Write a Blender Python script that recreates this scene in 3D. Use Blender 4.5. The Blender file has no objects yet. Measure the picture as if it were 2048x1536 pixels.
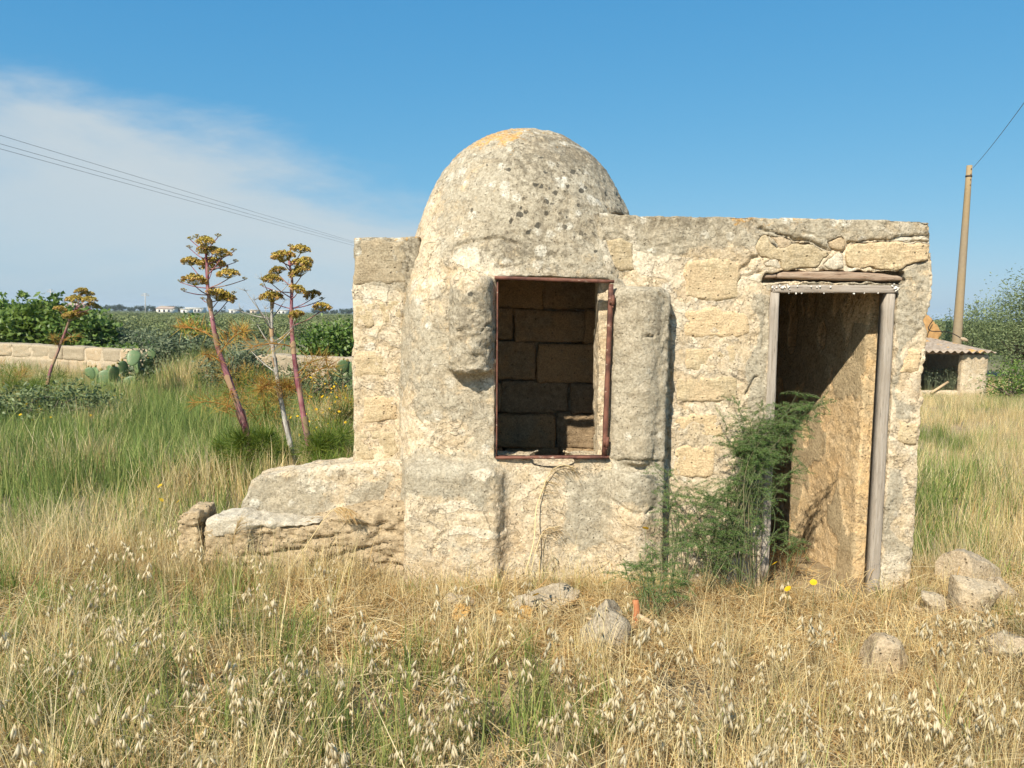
import bpy, math, random
import numpy as np
from mathutils import Vector, Matrix, Euler

# ------------------------------------------------------------------ camera, sky, sun, exposure
scene = bpy.context.scene
COL = scene.collection
R = math.radians
CAM_Z, PITCH, ROLL, FPX = 1.6, 5.5, 0.73, 1500.0
cam_data = bpy.data.cameras.new("camera")
cam = bpy.data.objects.new("camera", cam_data)
COL.objects.link(cam)
scene.camera = cam
cam_data.sensor_width = 36.0
cam_data.lens = 36.0 * FPX / 2048.0
cam_data.clip_start, cam_data.clip_end = 0.05, 20000.0
CAM_R = Euler((R(90 - PITCH), 0, 0)).to_matrix() @ Matrix.Rotation(R(ROLL), 3, 'Z')
cam.matrix_world = Matrix.Translation((0, 0, CAM_Z)) @ CAM_R.to_4x4()

SUN_TRAVEL = Vector((0.50, 1.0, -1.0)).normalized()
sun_data = bpy.data.lights.new("sun", 'SUN')
sun_data.energy = 5.0
sun_data.angle = R(0.53)
sun_data.color = (1.0, 0.93, 0.80)
sun = bpy.data.objects.new("sun", sun_data)
COL.objects.link(sun)
sun.location = (-8, -20, 25)
sun.rotation_euler = SUN_TRAVEL.to_track_quat('-Z', 'Y').to_euler()

scene.view_settings.view_transform = 'Standard'
scene.view_settings.look = 'None'
scene.view_settings.exposure = 0.55
scene.view_settings.gamma = 1.0
scene.view_settings.use_curve_mapping = False
scene.render.engine = 'CYCLES'
scene.cycles.max_bounces = 5
scene.cycles.diffuse_bounces = 2
scene.cycles.use_adaptive_sampling = True
scene.cycles.adaptive_threshold = 0.02
scene.cycles.transparent_max_bounces = 8
scene.cycles.use_denoising = True
scene.cycles.denoiser = 'OPENIMAGEDENOISE'
scene.cycles.denoising_input_passes = 'RGB_ALBEDO_NORMAL'
scene.cycles.denoising_prefilter = 'ACCURATE'
scene.render.use_persistent_data = False

MR = np.array(CAM_R)
def ray(px, py):
    v = MR @ np.array([(px - 1024.0), -(py - 768.0), -FPX])
    return v
def at(px, py, Y):
    """the point at distance Y in front of the viewpoint that the photograph shows at (px, py)"""
    v = ray(px, py); t = Y / v[1]
    return Vector((v[0] * t, Y, CAM_Z + v[2] * t))
def on_ground(px, py, z=0.0):
    v = ray(px, py); t = (z - CAM_Z) / v[2]
    return Vector((v[0] * t, v[1] * t, z))
def proj(P):
    Q = (np.asarray(P, dtype=np.float64) - np.array([0, 0, CAM_Z])) @ MR
    return 1024 + FPX * Q[:, 0] / -Q[:, 2], 768 - FPX * Q[:, 1] / -Q[:, 2]

# ---- world: physical sky with a thin veil of cirrus on the left
def build_world():
    w = bpy.data.worlds.new("World"); scene.world = w; w.use_nodes = True
    nt = w.node_tree; N = nt.nodes; L = nt.links; N.clear()
    out = N.new('ShaderNodeOutputWorld'); bg = N.new('ShaderNodeBackground')
    sky = N.new('ShaderNodeTexSky'); sky.sky_type = 'NISHITA'; sky.sun_disc = False
    d = -SUN_TRAVEL
    sky.sun_elevation = math.asin(d.z); sky.sun_rotation = math.atan2(d.x, d.y)
    sky.air_density = 1.0; sky.dust_density = 0.6; sky.ozone_density = 2.4; sky.altitude = 20
    tc = N.new('ShaderNodeTexCoord')
    d1 = Vector(ray(0, 60)).normalized(); d2 = Vector(ray(900, 395)).normalized()
    nrm = d1.cross(d2).normalized()
    def M(op, a, b=None, c=None):
        n = N.new('ShaderNodeMath'); n.operation = op
        for i, v in enumerate((a, b, c)):
            if v is None: continue
            if isinstance(v, (int, float)): n.inputs[i].default_value = v
            else: L.new(v, n.inputs[i])
        return n.outputs[0]
    def noise(scale, det, rough, vec, dist=0.0):
        n = N.new('ShaderNodeTexNoise'); n.inputs['Scale'].default_value = scale
        n.inputs['Detail'].default_value = det; n.inputs['Roughness'].default_value = rough
        n.inputs['Distortion'].default_value = dist
        L.new(vec, n.inputs['Vector']); return n.outputs['Fac']
    mp = N.new('ShaderNodeMapping'); L.new(tc.outputs['Generated'], mp.inputs['Vector'])
    mp.inputs['Rotation'].default_value = (0, R(24), 0); mp.inputs['Scale'].default_value = (1.0, 1.0, 3.2)
    n1 = noise(2.0, 8, 0.58, mp.outputs[0], 0.3)
    n2 = noise(9.0, 5, 0.6, mp.outputs[0], 0.4)
    dot = N.new('ShaderNodeVectorMath'); dot.operation = 'DOT_PRODUCT'
    L.new(tc.outputs['Generated'], dot.inputs[0]); dot.inputs[1].default_value = nrm
    side = M('ADD', dot.outputs['Value'], M('MULTIPLY', M('SUBTRACT', n1, 0.5), 0.30))
    side = M('ADD', side, M('MULTIPLY', M('SUBTRACT', n2, 0.5), 0.07))
    ss = N.new('ShaderNodeMapRange'); ss.interpolation_type = 'SMOOTHSTEP'
    L.new(side, ss.inputs['Value']); ss.inputs['From Min'].default_value = -0.015; ss.inputs['From Max'].default_value = 0.10
    st = N.new('ShaderNodeMapRange'); st.interpolation_type = 'SMOOTHSTEP'
    L.new(n1, st.inputs['Value']); st.inputs['From Min'].default_value = 0.30; st.inputs['From Max'].default_value = 0.68
    st.inputs['To Min'].default_value = 0.40; st.inputs['To Max'].default_value = 0.92
    # the veil thins out again further down towards the horizon
    thin = N.new('ShaderNodeMapRange'); L.new(dot.outputs['Value'], thin.inputs['Value'])
    thin.inputs['From Min'].default_value = 0.10; thin.inputs['From Max'].default_value = 0.36
    thin.inputs['To Min'].default_value = 1.0; thin.inputs['To Max'].default_value = 0.40
    fac = M('MULTIPLY', M('MULTIPLY', ss.outputs[0], st.outputs[0]), thin.outputs[0])
    mix = N.new('ShaderNodeMix'); mix.data_type = 'RGBA'
    sc = N.new('ShaderNodeSeparateColor'); cc = N.new('ShaderNodeCombineColor'); L.new(sky.outputs[0], sc.inputs[0])
    for i, (k, g) in enumerate(SKY_GRADE): L.new(M('MULTIPLY', M('POWER', sc.outputs[i], g), k), cc.inputs[i])
    L.new(fac, mix.inputs['Factor']); L.new(cc.outputs[0], mix.inputs['A'])
    mix.inputs['B'].default_value = CLOUD
    L.new(mix.outputs['Result'], bg.inputs['Color']); bg.inputs['Strength'].default_value = SKY_STRENGTH
    L.new(bg.outputs[0], out.inputs['Surface'])
SKY_STRENGTH = 0.088
SKY_GRADE = ((0.46, 1.04), (1.66, 0.53), (3.28, 0.31))   # the clear azure of the air by the sea
CLOUD = (4.75, 5.3, 5.55, 1)
build_world()

# ------------------------------------------------------------------ helpers
rng = np.random.default_rng(7)
def hash3(i, j, k, seed):
    h = (i.astype(np.int64) * 374761393 + j.astype(np.int64) * 668265263 + k.astype(np.int64) * 2147483647 + seed * 974711) & 0xffffffff
    h = ((h ^ (h >> 13)) * 1274126177) & 0xffffffff
    h = ((h ^ (h >> 16)) * 2246822519) & 0xffffffff
    return ((h ^ (h >> 15)) & 0xffff).astype(np.float64) / 65535.0
def vnoise(P, scale, seed=0):
    P = np.asarray(P, dtype=np.float64) * scale
    I = np.floor(P).astype(np.int64); f = P - I; f = f * f * (3 - 2 * f)
    out = 0
    for a in (0, 1):
        for b in (0, 1):
            for c in (0, 1):
                w = (f[:, 0] if a else 1 - f[:, 0]) * (f[:, 1] if b else 1 - f[:, 1]) * (f[:, 2] if c else 1 - f[:, 2])
                out = out + w * hash3(I[:, 0] + a, I[:, 1] + b, I[:, 2] + c, seed)
    return out * 2 - 1
def fbm(P, scale, oct=4, seed=0, gain=0.5):
    o, a = 0, 1.0
    for i in range(oct):
        o = o + a * vnoise(P, scale * 2 ** i, seed + i * 17); a *= gain
    return o
def smin(a, b, k):
    h = np.clip(0.5 + 0.5 * (b - a) / k, 0, 1)
    return b + (a - b) * h - k * h * (1 - h)
def smax(a, b, k): return -smin(-a, -b, k)
def sstep(a, b, x):
    t = np.clip((x - a) / (b - a), 0, 1); return t * t * (3 - 2 * t)
def box3(x, y, z, lo, hi, r=0.0):
    c = [(a + b) / 2 for a, b in zip(lo, hi)]; e = [(b - a) / 2 - r for a, b in zip(lo, hi)]
    qx, qy, qz = np.abs(x - c[0]) - e[0], np.abs(y - c[1]) - e[1], np.abs(z - c[2]) - e[2]
    return np.sqrt(np.maximum(qx, 0) ** 2 + np.maximum(qy, 0) ** 2 + np.maximum(qz, 0) ** 2) + np.minimum(np.maximum(qx, np.maximum(qy, qz)), 0) - r
def poly2(x, z, pts):
    """signed distance to a polygon in a plane"""
    d = np.full(np.broadcast(x, z).shape, 1e9); s = np.ones_like(d); n = len(pts)
    for i in range(n):
        ax, az = pts[i]; bx, bz = pts[i - 1]
        ex, ez = bx - ax, bz - az
        wx, wz = x - ax, z - az
        t = np.clip((wx * ex + wz * ez) / (ex * ex + ez * ez + 1e-12), 0, 1)
        d = np.minimum(d, (wx - ex * t) ** 2 + (wz - ez * t) ** 2)
        c1 = z >= az; c2 = z < bz; c3 = ex * wz > ez * wx
        flip = (c1 & c2 & c3) | (~c1 & ~c2 & ~c3)
        s = np.where(flip, -s, s)
    return s * np.sqrt(d)
def line_dist(x, z, pts):
    d = np.full(np.broadcast(x, z).shape, 1e9)
    for (ax, az), (bx, bz) in zip(pts[:-1], pts[1:]):
        ex, ez = bx - ax, bz - az
        t = np.clip(((x - ax) * ex + (z - az) * ez) / (ex * ex + ez * ez + 1e-12), 0, 1)
        d = np.minimum(d, np.hypot(x - ax - ex * t, z - az - ez * t))
    return d
def grid(lo, hi, h):
    ax = [np.arange(a, b + h_, h_, dtype=np.float32) for a, b, h_ in zip(lo, hi, h)]
    return ax[0][:, None, None], ax[1][None, :, None], ax[2][None, None, :]
def surface_nets(F, lo, h):
    """mesh of the zero surface of F (negative inside): one vertex per mixed cell, one quad per crossed grid edge"""
    F = F.astype(np.float32); nx, ny, nz = F.shape
    S = F < 0
    c = [S[a:nx - 1 + a, b:ny - 1 + b, d:nz - 1 + d] for a in (0, 1) for b in (0, 1) for d in (0, 1)]
    anyi = c[0].copy(); alli = c[0].copy()
    for q in c[1:]: anyi |= q; alli &= q
    ii, jj, kk = np.nonzero(anyi & ~alli)
    idx = np.full((nx - 1, ny - 1, nz - 1), -1, np.int32); idx[ii, jj, kk] = np.arange(len(ii))
    acc = np.zeros((len(ii), 3)); cnt = np.zeros(len(ii))
    for ax in range(3):
        o1, o2 = [q for q in range(3) if q != ax]
        for u in (0, 1):
            for v in (0, 1):
                off = [0, 0, 0]; off[o1] = u; off[o2] = v
                a = F[ii + off[0], jj + off[1], kk + off[2]]
                off2 = list(off); off2[ax] = 1
                b = F[ii + off2[0], jj + off2[1], kk + off2[2]]
                m = (a < 0) != (b < 0)
                t = np.where(m, a / np.where(m, a - b, 1), 0)
                p = np.tile(np.array(off, float), (len(ii), 1)); p[:, ax] = t
                acc += p * m[:, None]; cnt += m
    V = (acc / cnt[:, None] + np.stack([ii, jj, kk], 1)) * np.array(h) + np.array(lo)
    Q = []
    for ax in range(3):
        o1, o2 = (ax + 1) % 3, (ax + 2) % 3
        sl = [slice(None)] * 3; sl[ax] = slice(0, -1); a = S[tuple(sl)]
        sl[ax] = slice(1, None); b = S[tuple(sl)]
        e = np.stack(np.nonzero(a != b), 1)
        e = e[(e[:, o1] > 0) & (e[:, o2] > 0) & (e[:, o1] < F.shape[o1] - 1) & (e[:, o2] < F.shape[o2] - 1)]
        ins = a[e[:, 0], e[:, 1], e[:, 2]]
        def cell(d1, d2):
            q = e.copy(); q[:, o1] += d1; q[:, o2] += d2
            return idx[q[:, 0], q[:, 1], q[:, 2]]
        q = np.stack([cell(-1, -1), cell(0, -1), cell(0, 0), cell(-1, 0)], 1)
        q[~ins] = q[~ins][:, ::-1]
        Q.append(q)
    return V, np.concatenate(Q)
def vnormals(V, Q):
    n = np.cross(V[Q[:, 2]] - V[Q[:, 0]], V[Q[:, 3]] - V[Q[:, 1]]) if Q.shape[1] == 4 else np.cross(V[Q[:, 1]] - V[Q[:, 0]], V[Q[:, 2]] - V[Q[:, 0]])
    N = np.zeros_like(V)
    for k in range(Q.shape[1]): np.add.at(N, Q[:, k], n)
    return N / (np.linalg.norm(N, axis=1, keepdims=True) + 1e-12)
def mesh_np(name, V, faces, smooth=True, attrs=None):
    """faces: list of int arrays (n,3) / (n,4)"""
    if isinstance(faces, np.ndarray): faces = [faces]
    faces = [f for f in faces if len(f)]
    me = bpy.data.meshes.new(name)
    me.vertices.add(len(V)); me.vertices.foreach_set('co', np.asarray(V, np.float32).ravel())
    lv = np.concatenate([f.ravel() for f in faces]).astype(np.int32)
    tot = np.concatenate([np.full(len(f), f.shape[1], np.int32) for f in faces])
    start = np.concatenate([[0], np.cumsum(tot)[:-1]]).astype(np.int32)
    me.loops.add(len(lv)); me.loops.foreach_set('vertex_index', lv)
    me.polygons.add(len(tot)); me.polygons.foreach_set('loop_start', start)
    try: me.polygons.foreach_set('loop_total', tot)
    except Exception: pass
    me.update(calc_edges=True); me.validate()
    if smooth: me.polygons.foreach_set('use_smooth', np.ones(len(me.polygons), bool))
    for k, v in (attrs or {}).items():
        v = np.asarray(v, np.float32)
        if v.ndim == 2:
            a = me.attributes.new(k, 'FLOAT_COLOR', 'POINT')
            if v.shape[1] == 3: v = np.concatenate([v, np.ones((len(v), 1), np.float32)], 1)
            a.data.foreach_set('color', v.ravel())
        else:
            a = me.attributes.new(k, 'FLOAT', 'POINT'); a.data.foreach_set('value', v)
    return me
def link(name, me, mat, parent=None):
    o = bpy.data.objects.new(name, me); COL.objects.link(o)
    if me is not None and mat is not None and not me.materials: me.materials.append(mat)
    if parent is not None: o.parent = parent
    return o
def tag(o, label=None, cat=None, group=None, kind=None):
    if label: o['label'] = label
    if cat: o['category'] = cat
    if group: o['group'] = group
    if kind: o['kind'] = kind
    return o
def empty(name, loc, label, cat, group=None):
    o = bpy.data.objects.new(name, None); COL.objects.link(o); o.location = loc
    o.empty_display_size = 0.1
    return tag(o, label, cat, group)
class MB:
    """collects vertices, faces and a tint per vertex; build() links it as one mesh object"""
    def __init__(s): s.V, s.F3, s.F4, s.T, s.n = [], [], [], [], 0
    def add(s, V, F, t=0.5):
        V = np.asarray(V, float).reshape(-1, 3); F = np.asarray(F, int)
        if F.size:
            (s.F3 if F.shape[1] == 3 else s.F4).append(F + s.n)
        s.V.append(V); s.T.append(np.broadcast_to(np.asarray(t, float), (len(V),))); s.n += len(V)
    def tube(s, pts, rad, seg=6, t=0.5, cap=True):
        P = np.array([tuple(p) for p in pts], float); n = len(P)
        rad = np.broadcast_to(np.asarray(rad, float), (n,))
        T = np.gradient(P, axis=0); T /= np.linalg.norm(T, axis=1, keepdims=True) + 1e-12
        ref = np.array([0, 0, 1.0]) if abs(T[:, 2]).mean() < 0.8 else np.array([0, 1.0, 0])
        A = np.cross(T, ref); A /= np.linalg.norm(A, axis=1, keepdims=True) + 1e-12
        B = np.cross(T, A)
        an = np.linspace(0, 2 * np.pi, seg, endpoint=False)
        ring = P[:, None] + rad[:, None, None] * (np.cos(an)[None, :, None] * A[:, None] + np.sin(an)[None, :, None] * B[:, None])
        V = ring.reshape(-1, 3); i = np.arange(n - 1)[:, None] * seg; j = np.arange(seg)[None]
        F = np.stack([i + j, i + (j + 1) % seg, i + seg + (j + 1) % seg, i + seg + j], -1).reshape(-1, 4)
        if cap:
            V = np.concatenate([V, P[:1], P[-1:]]); c0, c1 = n * seg, n * seg + 1
            jj = np.arange(seg)
            F3 = np.concatenate([np.stack([(jj + 1) % seg, jj, np.full(seg, c0)], 1), np.stack([(n - 1) * seg + jj, (n - 1) * seg + (jj + 1) % seg, np.full(seg, c1)], 1)])
            base = s.n; s.add(V, F, t); s.F3.append(F3 + base)
        else: s.add(V, F, t)
    def box(s, lo, hi, t=0.5, M=None):
        x0, y0, z0 = lo; x1, y1, z1 = hi
        V = np.array([(x0, y0, z0), (x1, y0, z0), (x1, y1, z0), (x0, y1, z0), (x0, y0, z1), (x1, y0, z1), (x1, y1, z1), (x0, y1, z1)], float)
        if M is not None: V = V @ np.array(M)[:3, :3].T + np.array(M)[:3, 3]
        s.add(V, [(0, 3, 2, 1), (4, 5, 6, 7), (0, 1, 5, 4), (1, 2, 6, 5), (2, 3, 7, 6), (3, 0, 4, 7)], t)
    def mesh(s, name, smooth=True):
        fs = []
        if s.F4: fs.append(np.concatenate(s.F4))
        if s.F3: fs.append(np.concatenate(s.F3))
        return mesh_np(name, np.concatenate(s.V), fs, smooth, {'tint': np.concatenate(s.T)})
    def build(s, name, mat, parent=None, smooth=True):
        return link(name, s.mesh(name, smooth), mat, parent)
def catmull(pts, n):
    P = [np.array(tuple(p), float) for p in pts]; P = [2 * P[0] - P[1]] + P + [2 * P[-1] - P[-2]]
    out = []
    m = len(P) - 3
    for u in np.linspace(0, m, n):
        i = min(int(u), m - 1); t = u - i; a, b, c, d = P[i:i + 4]
        out.append(0.5 * ((2 * b) + (-a + c) * t + (2 * a - 5 * b + 4 * c - d) * t * t + (-a + 3 * b - 3 * c + d) * t ** 3))
    return np.array(out)

# ---- materials
class Nodes:
    def __init__(s, name):
        s.m = bpy.data.materials.new(name); s.m.use_nodes = True
        s.nt = s.m.node_tree; s.N = s.nt.nodes; s.L = s.nt.links
        s.bsdf = s.N['Principled BSDF']; s.out = s.N['Material Output']
        s.bsdf.inputs['Roughness'].default_value = 0.9
        s.bsdf.inputs['Specular IOR Level'].default_value = 0.15
        s.tc = s.N.new('ShaderNodeTexCoord')
    def put(s, sock, v):
        if isinstance(v, (int, float)): sock.default_value = v
        elif isinstance(v, tuple):
            sock.default_value = v if len(v) == len(sock.default_value) else (*v, 1.0)
        else: s.L.new(v, sock)
    def math(s, op, a, b=None, c=None, clamp=False):
        n = s.N.new('ShaderNodeMath'); n.operation = op; n.use_clamp = clamp
        for i, v in enumerate((a, b, c)):
            if v is not None: s.put(n.inputs[i], v)
        return n.outputs[0]
    def map(s, scale=(1, 1, 1), rot=(0, 0, 0), loc=(0, 0, 0), vec=None):
        n = s.N.new('ShaderNodeMapping'); s.L.new(vec or s.tc.outputs['Object'], n.inputs['Vector'])
        n.inputs['Scale'].default_value = scale; n.inputs['Rotation'].default_value = rot; n.inputs['Location'].default_value = loc
        return n.outputs[0]
    def noise(s, scale, det=4, rough=0.55, vec=None, dist=0.0, color=False):
        n = s.N.new('ShaderNodeTexNoise'); s.L.new(vec or s.tc.outputs['Object'], n.inputs['Vector'])
        for k, v in (('Scale', scale), ('Detail', det), ('Roughness', rough), ('Distortion', dist)): n.inputs[k].default_value = v
        return n.outputs['Color' if color else 'Fac']
    def voronoi(s, scale, feature='F1', vec=None, rnd=1.0):
        n = s.N.new('ShaderNodeTexVoronoi'); n.feature = feature; s.L.new(vec or s.tc.outputs['Object'], n.inputs['Vector'])
        n.inputs['Scale'].default_value = scale; n.inputs['Randomness'].default_value = rnd
        return n
    def ramp(s, v, a, b, lo=0.0, hi=1.0, smooth=True):
        n = s.N.new('ShaderNodeMapRange'); n.interpolation_type = 'SMOOTHSTEP' if smooth else 'LINEAR'
        s.put(n.inputs['Value'], v)
        for k, q in (('From Min', a), ('From Max', b), ('To Min', lo), ('To Max', hi)): s.put(n.inputs[k], q)
        return n.outputs[0]
    def mix(s, f, a, b, mode='MIX'):
        n = s.N.new('ShaderNodeMix'); n.data_type = 'RGBA'; n.blend_type = mode
        s.put(n.inputs['Factor'], f); s.put(n.inputs['A'], a); s.put(n.inputs['B'], b)
        return n.outputs['Result']
    def attr(s, name, which='Fac'):
        n = s.N.new('ShaderNodeAttribute'); n.attribute_name = name; return n.outputs[which]
    def sep(s, col):
        n = s.N.new('ShaderNodeSeparateColor'); s.L.new(col, n.inputs[0]); return n.outputs
    def bump(s, h, strength, dist=0.01, normal=None):
        n = s.N.new('ShaderNodeBump'); s.put(n.inputs['Height'], h)
        n.inputs['Strength'].default_value = strength; n.inputs['Distance'].default_value = dist
        if normal is not None: s.L.new(normal, n.inputs['Normal'])
        return n.outputs[0]
    def done(s, col, normal=None, rough=None, spec=None, transl=None):
        s.put(s.bsdf.inputs['Base Color'], col)
        if normal is not None: s.L.new(normal, s.bsdf.inputs['Normal'])
        if rough is not None: s.put(s.bsdf.inputs['Roughness'], rough)
        if spec is not None: s.bsdf.inputs['Specular IOR Level'].default_value = spec
        if transl:
            t = s.N.new('ShaderNodeBsdfTranslucent'); s.put(t.inputs['Color'], col)
            mx = s.N.new('ShaderNodeMixShader'); mx.inputs[0].default_value = transl
            s.L.new(s.bsdf.outputs[0], mx.inputs[1]); s.L.new(t.outputs[0], mx.inputs[2]); s.L.new(mx.outputs[0], s.out.inputs['Surface'])
        return s.m
# ------------------------------------------------------------------ masonry materials
def plaster_material(name, tint=None):
    g = Nodes(name)
    p = g.attr('paint', 'Color'); a = g.attr('paint', 'Alpha'); s = g.sep(p)
    nb, nm, nf = g.noise(2.2, 5, 0.6), g.noise(11, 6, 0.62, dist=0.4), g.noise(70, 6, 0.7)
    nx = g.noise(28, 5, 0.65)
    cream = g.mix(g.ramp(nm, 0.32, 0.68), (0.57, 0.455, 0.30), (0.70, 0.595, 0.44))
    cream = g.mix(g.ramp(nb, 0.52, 0.66, 0, 0.4), cream, (0.62, 0.45, 0.275))
    grey = g.mix(g.ramp(nm, 0.3, 0.7), (0.36, 0.31, 0.225), (0.50, 0.445, 0.34))
    grey = g.mix(g.ramp(nx, 0.35, 0.7, 0, 0.5), grey, (0.44, 0.385, 0.285))
    thr = g.math('ADD', g.math('MULTIPLY', g.math('SUBTRACT', nm, 0.5), 0.9), g.math('MULTIPLY', g.math('SUBTRACT', nx, 0.5), 0.5))
    def mask(ch, lo=0.40, hi=0.62): return g.ramp(g.math('ADD', ch, thr), lo, hi)
    col = g.mix(mask(s[0]), cream, grey)
    col = g.mix(g.math('MULTIPLY', mask(s[1], 0.45, 0.60), 0.65), col, (0.72, 0.64, 0.50))
    dk = g.math('MULTIPLY', g.ramp(g.math('ADD', s[2], g.math('MULTIPLY', g.math('SUBTRACT', nx, 0.5), 1.8)), 0.42, 0.78), g.ramp(s[2], 0.02, 0.3))
    col = g.mix(g.math('MULTIPLY', dk, 0.70), col, (0.15, 0.125, 0.085))
    # pale and dark lichen discs
    wob = g.mix(0.03, g.tc.outputs['Object'], g.noise(30, 2, 0.5, color=True))
    vs = g.voronoi(19, vec=wob); cs = g.sep(vs.outputs['Color'])
    sp = g.attr('spots')
    rad = g.math('MULTIPLY', g.math('ADD', g.math('MULTIPLY', cs[0], 0.22), 0.16), 1.0)
    on = g.math('LESS_THAN', cs[1], g.math('MULTIPLY', sp, 0.62))
    disc = g.math('MULTIPLY', g.ramp(g.math('SUBTRACT', vs.outputs['Distance'], rad), 0.05, -0.03), on)
    vl = g.voronoi(10.5, vec=wob); cl = g.sep(vl.outputs['Color'])
    radl = g.math('ADD', g.math('MULTIPLY', cl[0], 0.22), 0.18)
    onl = g.math('LESS_THAN', cl[2], g.attr('pale'))
    discl = g.math('MULTIPLY', g.ramp(g.math('SUBTRACT', vl.outputs['Distance'], radl), 0.09, -0.05), onl)
    col = g.mix(g.math('MULTIPLY', g.math('MULTIPLY', discl, g.ramp(nf, 0.3, 0.6, 0.35, 1)), 0.75), col, (0.66, 0.62, 0.52))
    col = g.mix(g.math('MULTIPLY', disc, 0.92), col, (0.085, 0.078, 0.062))
    org = g.ramp(g.math('ADD', a, g.math('MULTIPLY', g.math('SUBTRACT', nx, 0.5), 2.2)), 0.62, 0.85)
    col = g.mix(g.math('MULTIPLY', g.math('MULTIPLY', org, g.ramp(a, 0.02, 0.25)), 0.85), col, (0.62, 0.35, 0.11))
    # thin coats of render that have flaked off in places
    fl = g.noise(4.2, 9, 0.60, dist=0.6); fl2 = g.noise(9.5, 8, 0.62, vec=g.map((1, 1, 1.5), loc=(4, 2, 7)), dist=0.4)
    soft = g.ramp(s[0], 0.35, 0.75, 1.0, 0.40); k1, k2 = g.math('MULTIPLY', g.ramp(fl, 0.520, 0.532), soft), g.math('MULTIPLY', g.ramp(fl2, 0.560, 0.572), soft)
    col = g.mix(g.math('MULTIPLY', k1, 0.30), col, (0.47, 0.36, 0.225)); col = g.mix(g.math('MULTIPLY', k2, 0.35), col, (0.60, 0.52, 0.40))
    edge = g.math('MULTIPLY', g.ramp(fl, 0.505, 0.522), g.ramp(fl, 0.534, 0.524)); col = g.mix(g.math('MULTIPLY', g.math('MULTIPLY', edge, soft), 0.35), col, (0.17, 0.13, 0.085))
    # grain, pits
    col = g.mix(1.0, col, g.mix(g.ramp(nf, 0.28, 0.72), (0.62, 0.60, 0.57), (1.20, 1.19, 1.17)), 'MULTIPLY')
    spk = g.noise(42, 6, 0.75); col = g.mix(g.math('MULTIPLY', g.ramp(spk, 0.60, 0.66), g.ramp(s[0], 0.2, 0.8, 0.15, 0.55)), col, (0.17, 0.145, 0.105))
    rain = g.noise(1.0, 5, 0.6, vec=g.map((16, 16, 1.1))); col = g.mix(g.math('MULTIPLY', g.ramp(rain, 0.54, 0.70), g.ramp(s[2], 0.0, 0.5, 0.05, 0.5)), col, (0.20, 0.165, 0.115))
    pit = g.voronoi(55, vec=wob)
    pm = g.math('MULTIPLY', g.ramp(pit.outputs['Distance'], 0.26, 0.12), g.ramp(g.sep(pit.outputs['Color'])[0], 0.66, 0.72))
    col = g.mix(g.math('MULTIPLY', pm, 0.65), col, (0.16, 0.12, 0.075))
    if tint: col = g.mix(1.0, col, tint, 'MULTIPLY')
    h = g.math('ADD', g.math('MULTIPLY', nf, 0.55), g.math('MULTIPLY', nx, 0.9))
    h = g.math('SUBTRACT', h, g.math('MULTIPLY', pm, 0.7))
    h = g.math('ADD', h, g.math('MULTIPLY', mask(s[1], 0.45, 0.60), 0.25))
    h = g.math('SUBTRACT', h, g.math('ADD', g.math('MULTIPLY', k1, 0.55), g.math('MULTIPLY', k2, 0.40)))
    h = g.math('ADD', h, g.math('MULTIPLY', g.noise(160, 3, 0.7), 0.25))
    return g.done(col, g.bump(h, 0.95, 0.010))
def stone_material(name, c0, c1, c2, pitted=0.5):
    g = Nodes(name)
    oi = g.N.new('ShaderNodeObjectInfo')
    nb, nm, nf = g.noise(5, 5, 0.6), g.noise(22, 6, 0.65), g.noise(90, 5, 0.7)
    layer = g.noise(9, 5, 0.6, vec=g.map((1, 1, 6)))
    col = g.mix(g.ramp(nm, 0.3, 0.7), c0, c1)
    col = g.mix(g.ramp(g.math('ADD', nb, g.math('MULTIPLY', g.math('SUBTRACT', oi.outputs['Random'], 0.5), 0.4)), 0.45, 0.65, 0, 0.7), col, c2)
    col = g.mix(1.0, col, g.mix(g.ramp(nf, 0.25, 0.75), (0.60, 0.58, 0.55), (1.22, 1.21, 1.19)), 'MULTIPLY')
    col = g.mix(1.0, col, g.mix(oi.outputs['Random'], (0.86, 0.86, 0.86), (1.10, 1.08, 1.04)), 'MULTIPLY')
    pit = g.voronoi(42)
    pm = g.math('MULTIPLY', g.ramp(pit.outputs['Distance'], 0.34, 0.14), g.ramp(g.sep(pit.outputs['Color'])[0], 1 - 0.4 * pitted, 1.0 - 0.3 * pitted))
    col = g.mix(g.math('MULTIPLY', pm, 0.6), col, (0.14, 0.10, 0.06))
    h = g.math('ADD', g.math('MULTIPLY', nf, 0.6), g.math('ADD', nm, g.math('MULTIPLY', layer, 0.7)))
    h = g.math('SUBTRACT', h, g.math('MULTIPLY', pm, 1.1))
    return g.done(col, g.bump(h, 0.8, 0.012))
def wood_material(name, c0, c1, scale=(60, 60, 3)):
    g = Nodes(name)
    v = g.map(scale)
    n1, n2 = g.noise(1.0, 6, 0.7, vec=v), g.noise(3.2, 4, 0.7, vec=v)
    col = g.mix(g.ramp(n1, 0.3, 0.7), c0, c1)
    col = g.mix(g.ramp(n2, 0.56, 0.66, 0, 0.7), col, tuple(0.35 * q for q in c0))
    col = g.mix(g.ramp(g.noise(6, 4), 0.5, 0.7, 0, 0.4), col, (0.34, 0.27, 0.20))
    return g.done(col, g.bump(g.math('ADD', n1, n2), 0.7, 0.006), 0.85)
M_PLASTER = plaster_material('weathered_plaster')
M_OCHRE = plaster_material('ochre_inner_render', (1.10, 0.98, 0.80))
M_BLOCK = stone_material('calcarenite_block', (0.49, 0.39, 0.24), (0.62, 0.51, 0.34), (0.60, 0.455, 0.285), 0.5)
M_ROUGH = stone_material('rough_tufa', (0.40, 0.305, 0.19), (0.56, 0.44, 0.285), (0.48, 0.36, 0.225), 1.0)
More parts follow.
